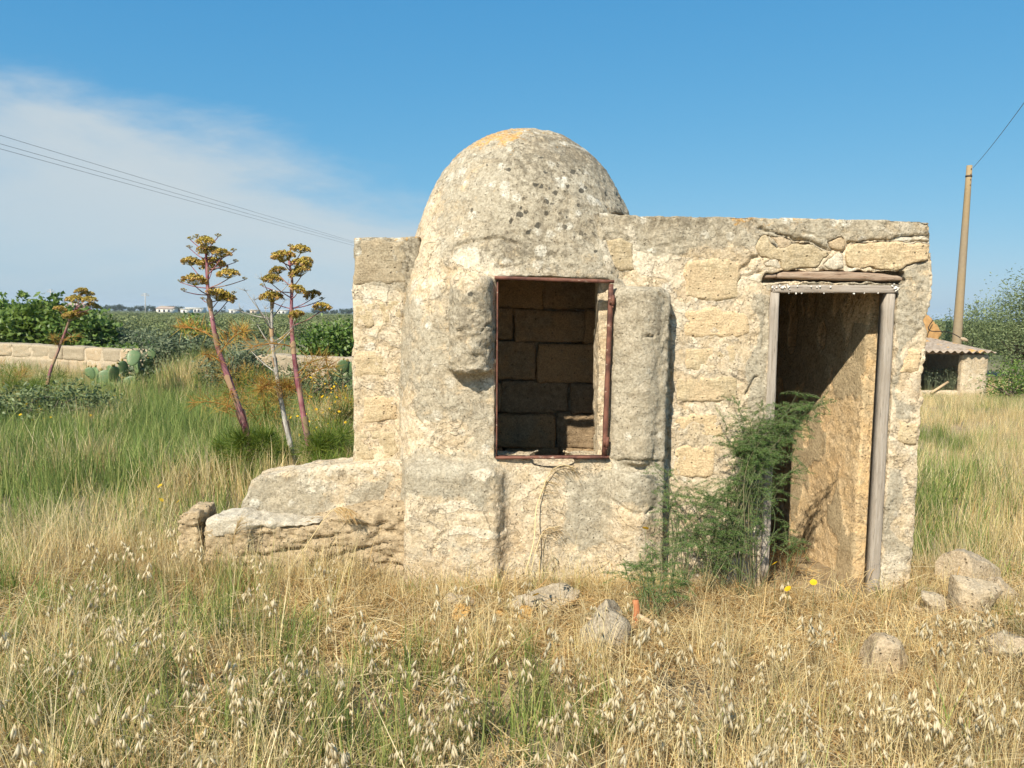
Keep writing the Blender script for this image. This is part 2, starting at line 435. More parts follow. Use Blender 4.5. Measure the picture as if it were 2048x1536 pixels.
M_INNER = stone_material('shade_toned_block', (0.26, 0.185, 0.11), (0.38, 0.28, 0.175), (0.42, 0.26, 0.13), 0.4)  # block colour darkened so the chamber's back wall reads as shaded
M_ROCK = stone_material('field_rock', (0.40, 0.315, 0.215), (0.53, 0.43, 0.30), (0.46, 0.35, 0.22), 0.6)
M_LIME = stone_material('lime_lump', (0.54, 0.47, 0.36), (0.66, 0.595, 0.475), (0.50, 0.44, 0.34), 0.2)
M_WOOD = wood_material('grey_weathered_wood', (0.30, 0.25, 0.195), (0.44, 0.385, 0.32))
M_BEAM = wood_material('split_old_beam', (0.25, 0.155, 0.10), (0.43, 0.33, 0.24), (5, 60, 60))
def rust_material():
    g = Nodes('flaking_rust')
    n, f = g.noise(16, 5, 0.6), g.noise(90, 4, 0.7)
    col = g.mix(g.ramp(n, 0.35, 0.65), (0.085, 0.036, 0.026), (0.20, 0.085, 0.055))
    pale = g.ramp(g.noise(9, 6, 0.7, vec=g.map((1, 1, 2.2), loc=(3, 1, 0))), 0.60, 0.66)
    col = g.mix(g.math('MULTIPLY', pale, 0.8), col, (0.52, 0.40, 0.30))
    return g.done(col, g.bump(g.math('ADD', n, f), 0.5, 0.004), 0.75, 0.3)
M_RUST = rust_material()

# ------------------------------------------------------------------ masks in front of the facade
def blob(u, v, cx, cy, rx, ry, soft=1.6):
    d = np.sqrt(((u - cx) / rx) ** 2 + ((v - cy) / ry) ** 2)
    return 1 - sstep(1.0 / soft, soft, d)
def pmask(u, v, poly, soft=9.0):
    return 1 - sstep(-soft, soft, poly2(u, v, poly))
def paint_attrs(V, fn):
    u, v = proj(V)
    j1, j2 = fbm(V, 7, 3, 5), fbm(V, 7, 3, 9)
    u, v = u + 14 * j1, v + 14 * j2
    out = fn(u, v, V)
    z = np.zeros(len(V))
    A = np.stack([np.clip(out.get(k, z), 0, 1) for k in ('grey', 'white', 'dark', 'orange')], 1)
    return {'paint': A, 'spots': np.clip(out.get('spots', z), 0, 1), 'pale': np.clip(out.get('pale', z), 0, 1)}
def to_xz(pts, Y): return [(at(a, b, Y).x, at(a, b, Y).z) for a, b in pts]
def crack(V, N, front, pts, Y, w=0.007, depth=0.022, seed=0):
    """opens a crack along a drawn line on the faces that look outwards"""
    L = np.array(to_xz(pts, Y)); Ls = [tuple(q) for q in L]
    jit = 0.010 * fbm(V, 22, 2, 31 + seed)
    d = line_dist(V[:, 0] + jit, V[:, 2] + 0.010 * fbm(V, 22, 2, 57 + seed), Ls)
    wv = w * (0.75 + 0.7 * (vnoise(V, 9, 71 + seed) + 0.3))
    m = front * np.exp(-(d / np.maximum(wv, 0.002)) ** 2)
    V -= N * (depth * m)[:, None]

# ------------------------------------------------------------------ the well house
Y_WALL, Y_DOME, Y_PIER = 4.55, 4.42, 4.74
house = empty('well_house', (0.6, 5.0, 0), 'weathered limestone well house with plastered dome, open window and doorway', 'well house')
bpy.context.view_layer.update()
def part(name, me, mat, parent=house):
    o = link(name, me, mat)
    o.parent = parent
    base = parent
    o.matrix_parent_inverse = parent.matrix_world.inverted()
    return o
def rough_up(V, N, amps, seed=0, weight=None):
    d = 0
    for sc, am, oc in amps: d = d + am * fbm(V, sc, oc, seed + int(sc * 10))
    if weight is not None: d = d * weight
    return V + N * d[:, None]
def ragged(x2, z2, amp=0.012):
    P = np.stack([np.broadcast_to(x2, np.broadcast(x2, z2).shape).ravel(), np.zeros(np.broadcast(x2, z2).size), np.broadcast_to(z2, np.broadcast(x2, z2).shape).ravel()], 1)
    return (amp * fbm(P, 14, 3, 401)).reshape(np.broadcast(x2, z2).shape)
def stone(name, poly_px, Yf, depth, mat, parent, h=0.012, rnd=0.012, amp=0.006, seed=0, xz=None):
    pts = xz if xz is not None else to_xz(poly_px, Yf)
    P = np.array(pts); lo = (P[:, 0].min() - 0.03, Yf - 0.03, P[:, 1].min() - 0.03); hi = (P[:, 0].max() + 0.03, Yf + depth + 0.03, P[:, 1].max() + 0.03)
    x, y, z = grid(lo, hi, (h, h, h))
    d2 = (poly2(x[:, 0, :], z[0, 0, :][None, :], pts) + (ragged(x[:, 0, :], z[0, 0, :][None, :]) if xz is None else 0))[:, None, :] + rnd
    dy = np.maximum(Yf - y, y - Yf - depth) + rnd
    F = np.minimum(np.maximum(d2, dy), 0) + np.sqrt(np.maximum(d2, 0) ** 2 + np.maximum(dy, 0) ** 2) - rnd
    V, Q = surface_nets(F, lo, (h, h, h))
    N = vnormals(V, Q)
    V = rough_up(V, N, [(8, amp, 2), (30, amp * 0.6, 2)], seed)
    return part(name, mesh_np(name, V, Q), mat, parent)

# ---- dome chamber
def build_dome():
    yc = 5.20
    prof = [(1125, 800, 1284), (950, 803, 1284), (800, 806, 1284), (700, 809, 1285), (600, 813, 1283), (540, 819, 1280), (500, 826, 1276), (460, 838, 1268), (427, 847, 1257),
            (400, 858, 1243), (350, 885, 1215), (320, 912, 1189), (300, 936, 1163), (280, 970, 1133), (268, 1000, 1104), (261, 1024, 1075)]
    zz, rr, cc = [], [], []
    for py, l, r in prof:
        a, b = at(l, py, yc), at(r, py, yc); zz.append(a.z * 0.5 + b.z * 0.5); rr.append((b.x - a.x) / 2); cc.append((a.x + b.x) / 2)
    top = at(1048, 258, yc).z
    poly = [(0, -0.4), (rr[0], -0.4)] + [(r, z) for r, z in zip(rr, zz)] + [(0, top)]
    poly += [(-0.3, top), (-0.3, -0.4)]
    lo, hi, h = (-0.92, 4.16, -0.28), (1.16, 6.16, top + 0.04), (0.0105, 0.0115, 0.0105)
    x, y, z = grid(lo, hi, h)
    zs = z[0, 0]; rg = np.linspace(0, 1.6, 300)
    T = poly2(rg[None, :], zs[:, None], poly)
    cx = np.interp(zs, zz[0:1] + zz[1:], cc) if zz[0] < zz[-1] else 0
    F = np.empty((x.size, y.size, z.size), np.float32)
    for k in range(z.size):
        pw = 3.3 - 1.3 * float(sstep(1.35, 2.25, zs[k])); rho = (np.abs(x[:, :, 0] - cx[k]) ** pw + np.abs(y[:, :, 0] - yc) ** pw) ** (1 / pw)
        F[:, :, k] = np.interp(rho, rg, T[k])
    F = smax(F, Y_DOME - y + 0.10 * np.clip(z - 1.75, 0, 1), 0.10)
    def X(px, Y=4.4): return at(px, 768, Y).x
    def Z(py, Y=4.4, px=1100): return at(px, py, Y).z
    # low block on the left of the window foot
    a, b = at(797, 1000, 4.36), at(1003, 1000, 4.30)
    F = smin(F, box3(x, y, z, (a.x + 0.03, 4.315, -0.5), (b.x, 4.95, Z(935, 4.3, 900)), 0.07), 0.10)
    # panel under the window
    F = smin(F, box3(x, y, z, (X(980), 4.425, -0.5), (X(1240), 4.9, Z(917)), 0.015), 0.01)
    def post(px0, px1, py0, py1, yfront, seed_r=None, k=0.03):
        c = (X(px0, yfront) + X(px1, yfront)) / 2; r = abs(X(px1, yfront) - X(px0, yfront)) / 2
        cy = yfront + r; z1, z0 = Z(py0, yfront, (px0 + px1) / 2), Z(py1, yfront, (px0 + px1) / 2)
        q = np.hypot(x - c, (y - cy)) - r
        qz = np.maximum(z0 - z, z - z1)
        rr_ = 0.05
        q2, qz2 = q + rr_, qz + rr_
        return np.minimum(np.maximum(q2, qz2), 0) + np.sqrt(np.maximum(q2, 0) ** 2 + np.maximum(qz2, 0) ** 2) - rr_
    F = smin(F, post(1228, 1338, 572, 935, 4.335), 0.02)
    F = smin(F, post(1220, 1336, 945, 1200, 4.315), 0.03)
    F = smin(F, box3(x, y, z, (X(1225), 4.40, -0.5), (X(1338), 4.9, Z(580)), 0.03), 0.03)
    # broken pilaster left of the window
    F = smin(F, post(893, 985, 548, 752, 4.285), 0.025)
    # window opening and chamber
    wl, wr = at(993, 730, 4.43).x, at(1220, 730, 4.43).x
    wt, wb = at(1105, 556, 4.43).z, at(1105, 917, 4.43).z
    F = np.maximum(F, -box3(x, y, z, (wl, 4.0, wb), (wr, 4.60, wt), 0.004))
    F = np.maximum(F, -box3(x, y, z, (wl - 0.02, 4.55, wb), (wr - 0.03, 4.75, wt + 0.02), 0.01))
    F = np.maximum(F, -box3(x, y, z, (wl - 0.30, 4.70, -0.6), (wr + 0.16, 5.47, 2.22), 0.05))
    # broken dip of the sill
    s = at(1105, 925, 4.45)
    F = np.maximum(F, -(np.sqrt(((x - s.x) / 0.14) ** 2 + ((z - s.z - 0.01) / 0.045) ** 2 + ((y - 4.52) / 0.22) ** 2) - 1) * 0.045)
    V, Q = surface_nets(F, lo, h); N = vnormals(V, Q)
    u, v = proj(V)
    outw = sstep(0.05, 0.35, -N[:, 1])
    weight = np.ones(len(V))
    V = rough_up(V, N, [(2.2, 0.006, 2), (9, 0.0022, 3), (34, 0.0030, 2)], 3, weight)
    V -= N * (0.0055 * sstep(0.16, 0.20, fbm(V, 6.5, 4, 333)) + 0.004 * sstep(0.28, 0.31, fbm(V, 13, 3, 334)))[:, None]
    # eroded, layered face of the broken pilaster
    m = blob(u, v, 945, 660, 60, 110) * outw
    V -= N * (m * sstep(600, 700, v) * 0.012 * (fbm(V * np.array([0.7, 1, 2.4]), 14, 3, 40) + 0.2))[:, None]
    for pts, w, dp in (([(893, 580), (894, 520), (905, 490), (945, 476), (1000, 472), (1035, 484)], 0.006, 0.02),
                       ([(900, 655), (935, 660), (960, 662), (978, 650)], 0.006, 0.02),
                       ([(1285, 675), (1305, 672), (1322, 668)], 0.006, 0.02),
                       ([(1220, 1000), (1250, 1020), (1290, 1026), (1320, 1018)], 0.006, 0.018),
                       ([(815, 790), (818, 830), (830, 850), (842, 862)], 0.008, 0.02),
                       ([(868, 1110), (868, 1080), (890, 1062)], 0.006, 0.015),
                       ([(920, 1022), (985, 1024)], 0.005, 0.01),
                       ([(835, 830), (850, 850), (858, 868)], 0.005, 0.012),
                       ([(800, 925), (850, 922), (920, 918), (990, 925)], 0.010, 0.010),
                       ([(1218, 925), (1270, 922), (1330, 925)], 0.009, 0.014),
                       ([(1210, 545), (1260, 552), (1300, 568), (1335, 600)], 0.006, 0.012)):
        crack(V, N, outw, pts, 4.36, w, dp)
    def fn(u, v, V):
        upper = 1 - sstep(870, 940, v)
        grey = 0.62 * upper + 0.42 * (1 - upper)
        grey = grey + 0.5 * pmask(u, v, [(1228, 580), (1340, 575), (1340, 1010), (1228, 1000)], 14) + 0.35 * blob(u, v, 905, 960, 110, 45)
        grey = grey + 0.35 * pmask(u, v, [(1130, 960), (1225, 940), (1215, 1090), (1115, 1090)], 10)
        grey = grey - 0.6 * blob(u, v, 860, 872, 60, 24) - 0.7 * blob(u, v, 823, 835, 16, 45) - 0.35 * blob(u, v, 880, 1040, 70, 40) - 0.5 * blob(u, v, 1050, 1000, 55, 70)
        grey = grey - 0.30 * blob(u, v, 920, 545, 55, 25) - 0.25 * blob(u, v, 850, 480, 30, 120) + 0.2 * blob(u, v, 1120, 400, 130, 90)
        white = 0.9 * blob(u, v, 950, 520, 45, 16) + 0.8 * blob(u, v, 1005, 535, 25, 12) + 0.7 * blob(u, v, 905, 1020, 45, 12) + 0.9 * blob(u, v, 950, 1068, 50, 10)
        white += 0.6 * blob(u, v, 965, 945, 30, 14) + 0.5 * blob(u, v, 938, 775, 26, 14) + 0.5 * blob(u, v, 1230, 950, 14, 20) + 0.7 * blob(u, v, 1215, 490, 12, 60)
        dark = 0.34 * blob(u, v, 1140, 400, 140, 130) + 0.30 * blob(u, v, 1000, 500, 90, 22) + 0.33 * blob(u, v, 930, 620, 50, 60) + 0.25 * blob(u, v, 1290, 620, 60, 60)
        dark += 0.3 * blob(u, v, 960, 965, 60, 30) + 0.26 * (1 - sstep(300, 380, v)) + 0.16 * upper
        orange = 0.46 * (1 - sstep(262, 345, v)) + 0.40 * (1 - sstep(0, 26, u - np.interp(v, [258, 300, 350, 400, 460], [1045, 935, 885, 858, 838]))) * (1 - sstep(380, 500, v))
        orange += 0.42 * blob(u, v, 1195, 430, 20, 12)
        spots = 1.0 * blob(u, v, 1140, 420, 105, 95) + 0.35 * blob(u, v, 1000, 380, 90, 90) + 0.3 * blob(u, v, 930, 600, 50, 30)
        pale = 0.22 * upper + 0.75 * blob(u, v, 875, 640, 30, 60) + 0.35 * blob(u, v, 1050, 400, 160, 110)
        ins = (V[:, 1] > 4.73) & (V[:, 1] < 5.5) & (V[:, 0] > wl - 0.33) & (V[:, 0] < wr + 0.19) & (V[:, 2] < 2.25)   # chamber inside, painted dark to deepen its shade
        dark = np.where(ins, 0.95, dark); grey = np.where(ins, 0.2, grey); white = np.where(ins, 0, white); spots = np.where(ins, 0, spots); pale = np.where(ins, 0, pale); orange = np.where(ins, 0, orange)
        return dict(grey=grey, white=white, dark=dark, orange=orange, spots=spots, pale=pale)
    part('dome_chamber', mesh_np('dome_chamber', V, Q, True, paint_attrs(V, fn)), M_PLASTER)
    # dressed blocks of the chamber's back wall
    rnd = random.Random(4)
    zc = -0.15
    while zc < 2.05:
        hh = min(rnd.uniform(0.22, 0.29), 2.24 - zc); xx = wl - 0.32
        first = True
        while xx < wr + 0.12:
            ww = min(rnd.uniform(0.34, 0.52) * (rnd.uniform(0.4, 1) if first else 1), wr + 0.18 - xx); first = False
            g = 0.002
            j = lambda: rnd.uniform(-0.012, 0.012)
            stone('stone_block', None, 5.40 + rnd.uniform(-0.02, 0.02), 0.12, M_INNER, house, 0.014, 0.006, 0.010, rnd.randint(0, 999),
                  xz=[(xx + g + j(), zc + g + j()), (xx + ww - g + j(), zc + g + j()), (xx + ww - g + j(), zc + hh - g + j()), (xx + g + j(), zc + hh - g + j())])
            xx += ww
        zc += hh
    return wl, wr, wt, wb
WL, WR, WT, WB = build_dome()

# ---- right room: front wall with the doorway
def z4(a, b): return (a / 3.938 + 1380, b / 3.938 + 400)
STONES_OVER = [
    [z4(*q) for q in ((492, 375), (560, 285), (612, 285), (690, 380), (770, 388), (812, 352), (930, 352), (1078, 402), (1132, 418), (1056, 480), (1006, 536), (724, 538), (716, 466), (545, 442))],
    [z4(*q) for q in ((620, 276), (700, 283), (800, 330), (768, 378), (694, 370))],
    [z4(*q) for q in ((1230, 430), (1256, 350), (1420, 334), (1590, 334), (1880, 356), (1896, 470), (1700, 515), (1676, 552), (1400, 546), (1240, 532))],
    [z4(*q) for q in ((1034, 506), (1112, 452), (1154, 424), (1202, 430), (1212, 532), (1090, 544))],
    [z4(*q) for q in ((566, 484), (690, 474), (712, 540), (604, 545))],
    [z4(*q) for q in ((1086, 322), (1206, 304), (1238, 350), (1204, 396), (1104, 378))]]
BLOCKS_WALL = [[(1369, 520), (1440, 516), (1486, 524), (1480, 598), (1420, 602), (1369, 596)],
               [(1367, 618), (1430, 614), (1500, 622), (1502, 668), (1440, 676), (1366, 672)],
               [(1371, 697), (1470, 692), (1482, 740), (1430, 744), (1369, 741)],
               [(1352, 757), (1475, 752), (1482, 803), (1400, 810), (1351, 806)],
               [(1350, 828), (1440, 822), (1448, 872), (1349, 876)],
               [(1347, 894), (1430, 890), (1434, 955), (1346, 958)],
               [(1808, 690), (1846, 700), (1843, 748), (1802, 745)],
               [(1800, 838), (1838, 848), (1835, 890), (1792, 886)],
               [(1212, 478), (1240, 470), (1268, 482), (1270, 540), (1222, 538)]]
def build_right_wall():
    right = [(1864, 441), (1865, 488), (1861, 500), (1868, 520), (1868, 585), (1862, 612), (1850, 640), (1854, 700), (1845, 760), (1849, 800), (1842, 860), (1838, 940), (1832, 1010), (1828, 1080), (1822, 1140), (1816, 1230)]
    outline = [(1195, 426), (1300, 430), (1500, 433), (1700, 437)] + right + [(1195, 1230)]
    opening = [(1543, 570), (1795, 574), (1782, 800), (1757, 1240), (1520, 1240), (1532, 900)]
    lo, hi, h = (0.50, 4.46, -0.30), (2.64, 4.86, 2.26), (0.0088, 0.0105, 0.0088)
    x, y, z = grid(lo, hi, h)
    x2, z2 = x[:, 0, :], z[0, 0, :][None, :]
    RG = ragged(x2, z2)
    F2 = poly2(x2, z2, to_xz(outline, Y_WALL)); F2 = np.maximum(F2, -poly2(x2, z2, to_xz(opening, Y_WALL)))
    dy = np.maximum(Y_WALL - y, y - 4.80)
    F = smax(F2[:, None, :], dy, 0.012)
    def recess(poly, grow, depth, k=0.006):
        nonlocal F
        q = poly2(x2, z2, to_xz(poly, Y_WALL)) - grow + RG
        F = smax(F, -np.maximum(q[:, None, :], y - Y_WALL - depth), k)
    for p_ in STONES_OVER: recess(p_, -0.004, 0.02, 0.012)
    recess([(1526, 543), (1690, 543), (1807, 544), (1807, 562), (1690, 562), (1526, 562)], 0.002, 0.12, 0.003)
    # worn front where the render has fallen from the stones over the door
    V, Q = surface_nets(F, lo, h); N = vnormals(V, Q); u, v = proj(V)
    outw = sstep(0.3, 0.7, -N[:, 1]) * (V[:, 1] < Y_WALL + 0.03)
    V = rough_up(V, N, [(2.0, 0.006, 2), (9, 0.0022, 3), (36, 0.003, 2)], 11)
    V -= N * (0.006 * sstep(0.16, 0.20, fbm(V, 6.5, 4, 343)) + 0.004 * sstep(0.28, 0.31, fbm(V, 13, 3, 344)))[:, None]
    edge = blob(u, v, 1855, 640, 18, 260)
    V += N * (edge * 0.012 * fbm(V, 13, 3, 77))[:, None]
    V -= N * (outw * 0.010 * pmask(u, v, [(1270, 505), (1372, 505), (1500, 520), (1505, 610), (1520, 680), (1500, 1120), (1342, 1120), (1340, 560)], 20))[:, None]
    for pts, w, dp in (([z4(*q) for q in ((552, 228), (700, 272), (870, 322), (1010, 368), (1150, 408), (1212, 410), (1250, 346), (1430, 322), (1580, 322), (1680, 274), (1910, 287))], 0.011, 0.034),
                       ([z4(*q) for q in ((1590, 330), (1750, 332), (1905, 350))], 0.008, 0.022),
                       ([z4(*q) for q in ((880, 250), (1000, 290), (1085, 318))], 0.006, 0.014),
                       ([z4(*q) for q in ((420, 540), (500, 462), (540, 450))], 0.007, 0.02),
                       ([z4(*q) for q in ((360, 652), (430, 600), (560, 560))], 0.007, 0.02),
                       ([z4(*q) for q in ((1690, 612), (1760, 640), (1775, 690))], 0.006, 0.015),
                       ([z4(*q) for q in ((445, 1536), (480, 1470), (524, 1400))], 0.010, 0.03),
                       ([z4(*q) for q in ((575, 1160), (585, 1000), (600, 910))], 0.006, 0.015),
                       ([z4(*q) for q in ((690, 665), (820, 655), (960, 660), (1100, 668), (1640, 672))], 0.008, 0.02),
                       ([(1210, 480), (1230, 530), (1280, 575), (1330, 590), (1338, 640)], 0.010, 0.015),
                       ([(1337, 650), (1341, 760), (1338, 850), (1336, 930)], 0.010, 0.025)):
        crack(V, N, outw, pts, Y_WALL, w, dp, 3)
    def fn(u, v, V):
        grey = 0.85 * pmask(u, v, [(1500, 585), (1546, 590), (1540, 800), (1530, 1110), (1498, 1110), (1512, 900), (1490, 815), (1505, 720), (1522, 650)])
        grey += 0.85 * pmask(u, v, [(1795, 580), (1862, 600), (1850, 640), (1830, 690), (1800, 700), (1790, 790), (1838, 805), (1838, 838), (1795, 842), (1782, 800)])
        grey += 0.95 * pmask(u, v, [(1775, 930), (1800, 940), (1808, 1000), (1790, 1060), (1815, 1100), (1815, 1140), (1752, 1150), (1762, 1040)])
        grey += 0.75 * pmask(u, v, [(1530, 562), (1805, 564), (1805, 575), (1530, 575)], 5) + 0.6 * pmask(u, v, [(1690, 560), (1868, 520), (1868, 600), (1800, 600)])
        grey += 0.62 * (1 - sstep(470, 520, v)) + 0.55 * blob(u, v, 1300, 470, 110, 40) + 0.35 * blob(u, v, 1440, 520, 60, 60)
        white = 0.75 * blob(u, v, 1320, 535, 60, 30) + 0.8 * blob(u, v, 1500, 552, 24, 9) + 0.6 * blob(u, v, 1350, 640, 16, 70) + 0.85 * blob(u, v, 1775, 1150, 40, 40) + 0.5 * blob(u, v, 1800, 460, 70, 14)
        white += 0.55 * blob(u, v, 1410, 608, 70, 10) + 0.5 * blob(u, v, 1420, 683, 70, 9) + 0.5 * blob(u, v, 1420, 748, 70, 7) + 0.5 * blob(u, v, 1360, 820, 40, 60) + 0.6 * blob(u, v, 1255, 500, 16, 50) + 0.5 * blob(u, v, 1810, 920, 25, 25)
        white += 0.7 * blob(u, v, 1515, 1080, 22, 40) + 0.6 * blob(u, v, 1840, 480, 30, 10)
        dark = 0.50 * (1 - sstep(440, 500, v)) * (0.45 + 0.55 * blob(u, v, 1300, 450, 120, 50)) + 0.22 * blob(u, v, 1440, 500, 90, 70) + 0.4 * blob(u, v, 1855, 455, 12, 18)
        orange = 0.45 * (1 - sstep(432, 452, v)) + 0.4 * blob(u, v, 1475, 440, 12, 10) + 0.4 * blob(u, v, 1560, 447, 16, 6)
        return dict(grey=grey, white=white, dark=dark, orange=orange, pale=0.10 + 0.4 * (1 - sstep(450, 520, v)), spots=0.03 + 0 * u)
    wall = part('front_wall', mesh_np('front_wall', V, Q, True, paint_attrs(V, fn)), M_PLASTER)
    for i, p_ in enumerate(STONES_OVER):
        stone('stone', p_, Y_WALL + (0.003 if i not in (0, 2) else -0.002), 0.06, M_LIME if i in (3, 4) else (M_ROCK if i in (1, 5) else M_BLOCK), wall, 0.0105, 0.010, 0.008, 20 + i)
    for i, p_ in enumerate(BLOCKS_WALL):
        stone('stone_block', p_, Y_WALL + (0.006 if 0 <= i < 6 else -0.003), 0.06, M_BLOCK, wall, 0.0105, 0.022, 0.006, 60 + i)
    return wall
build_right_wall()

# ---- the other walls and the roof of the room
def build_room():
    def slab(name, lo, hi, h, amps, fn, k=0.02, cut=None, seed=0):
        pad = 0.04
        l2, h2 = tuple(q - pad for q in lo), tuple(q + pad for q in hi)
        x, y, z = grid(l2, h2, (h, h, h)); F = box3(x, y, z, lo, hi, k)
        if cut is not None: F = np.maximum(F, cut(x, y, z))
        V, Q = surface_nets(F, l2, (h, h, h)); N = vnormals(V, Q)
        V = rough_up(V, N, amps, seed)
        return V, Q, N
    xin = at(1744, 900, 4.62).x
    # right wall, its inner face with blistered render
    lo, hi = (xin, 4.78, -0.30), (2.46, 6.75, 2.12)
    V, Q, N = slab('side_wall', lo, hi, 0.0125, [(3, 0.010, 2)], None, 0.02, None, 5)
    inn = sstep(0.3, 0.7, -N[:, 0])
    V[:, 0] -= 0.17 * np.clip(V[:, 1] - 4.80, 0, 9) * (V[:, 0] < 2.35)
    W = V * np.array([1, 1.35, 0.75])
    q = fbm(W, 5.5, 4, 91) * 0.55 + 0.25 * fbm(W, 2.0, 2, 95)
    gone = sstep(-0.02, 0.10, q)
    V = V + N * (inn * (0.007 * (1 - gone) + 0.004 * fbm(V, 30, 2, 92) * gone))[:, None]
    pa = {'paint': np.stack([0.72 * (1 - gone) * inn + (1 - inn) * 0.5, 0 * q, 0.0 * q, 0 * q], 1), 'spots': 0 * q, 'pale': 0 * q}
    part('side_wall', mesh_np('side_wall', V, Q, True, pa), M_OCHRE)
    def plain(V):
        n = len(V); return {'paint': np.stack([0.45 + 0.2 * fbm(V, 2, 2, 3), np.zeros(n), np.where((V[:, 0] > 1.05) & (V[:, 0] < 2.45) & (V[:, 1] > 4.7) & (V[:, 1] < 6.75) & (V[:, 2] < 2.08), 0.95, 0.15 + 0.2 * fbm(V, 3, 2, 8)), 0.2 * (V[:, 2] > 2.1)], 1), 'spots': np.zeros(n), 'pale': np.full(n, 0.1)}  # the room's inner faces get dark paint standing in for deep shade
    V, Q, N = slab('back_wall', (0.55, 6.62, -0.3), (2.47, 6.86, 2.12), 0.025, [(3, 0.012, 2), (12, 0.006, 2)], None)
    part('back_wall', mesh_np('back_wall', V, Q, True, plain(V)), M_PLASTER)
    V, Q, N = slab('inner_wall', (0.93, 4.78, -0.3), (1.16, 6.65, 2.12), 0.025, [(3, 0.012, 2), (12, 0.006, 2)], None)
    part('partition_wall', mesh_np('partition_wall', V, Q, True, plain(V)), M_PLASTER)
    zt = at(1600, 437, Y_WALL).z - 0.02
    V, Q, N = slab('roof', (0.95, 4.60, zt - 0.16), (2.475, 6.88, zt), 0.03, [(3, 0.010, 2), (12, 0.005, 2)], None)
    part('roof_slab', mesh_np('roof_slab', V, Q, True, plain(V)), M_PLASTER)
    return xin
X_IN = build_room()

# ---- left pier of squared blocks
PIER_BLOCKS = [[(709, 480), (760, 476), (811, 478), (812, 566), (708, 570)], [(708, 606), (750, 604), (752, 655), (708, 657)],
               [(709, 700), (775, 698), (777, 752), (709, 755)], [(724, 792), (795, 790), (795, 845), (723, 848)], [(709, 862), (795, 860), (795, 920), (709, 922)],
               [(758, 606), (800, 602), (803, 650), (760, 655)]]
def build_pier():
    out = [(708, 476), (760, 473), (840, 470), (840, 1150), (704, 1150), (705, 1000), (706, 800), (704, 720), (705, 640), (703, 580), (706, 520)]
    lo, hi, h = (-1.16, 4.66, -0.30), (-0.50, 6.40, 2.28), (0.0105, 0.016, 0.0105)
    x, y, z = grid(lo, hi, h); x2, z2 = x[:, 0, :], z[0, 0, :][None, :]
    F = smax(poly2(x2, z2, to_xz(out, Y_PIER))[:, None, :], np.maximum(Y_PIER - y, y - 6.3), 0.02)
    V, Q = surface_nets(F, lo, h); N = vnormals(V, Q); u, v = proj(V)
    outw = sstep(0.3, 0.7, -N[:, 1])
    V = rough_up(V, N, [(2.5, 0.006, 2), (10, 0.0025, 3), (34, 0.003, 2)], 23)
    V -= N * (0.006 * sstep(0.16, 0.20, fbm(V, 6.5, 4, 353)))[:, None]
    for pts, w, dp in (([(722, 880), (735, 905), (745, 928)], 0.008, 0.02), ([(705, 702), (760, 690), (806, 698)], 0.006, 0.012), ([(818, 520), (812, 600), (810, 700)], 0.010, 0.02),
                       ([(706, 528), (725, 532), (735, 526)], 0.006, 0.012)):
        crack(V, N, outw, pts, Y_PIER, w, dp, 5)
    def fn(u, v, V):
        grey = 0.75 * (1 - sstep(560, 600, v)) + 0.1 + 0.3 * sstep(880, 930, v)
        white = 0.72 * blob(u, v, 745, 590, 45, 14) + 0.6 * blob(u, v, 790, 630, 20, 60) + 0.6 * blob(u, v, 750, 680, 50, 10) + 0.5 * blob(u, v, 750, 775, 50, 9) + 0.5 * blob(u, v, 750, 520, 34, 9)
        dark = 0.62 * (1 - sstep(545, 590, v)) - 0.35 * blob(u, v, 755, 515, 40, 14)
        orange = 0.60 * (1 - sstep(474, 490, v))
        return dict(grey=grey, white=white, dark=dark, orange=orange, pale=0.1 + 0 * u)
    w_ = part('pier_wall', mesh_np('pier_wall', V, Q, True, paint_attrs(V, fn)), M_PLASTER)
    for i, p_ in enumerate(PIER_BLOCKS):
        b = stone('stone_block', p_, Y_PIER - 0.004, 0.06, M_DARKBLOCK if i == 0 else M_BLOCK, w_, 0.0115, 0.022, 0.006, 120 + i)
M_DARKBLOCK = stone_material('lichened_block', (0.34, 0.28, 0.19), (0.47, 0.40, 0.285), (0.42, 0.34, 0.23), 0.5)
build_pier()

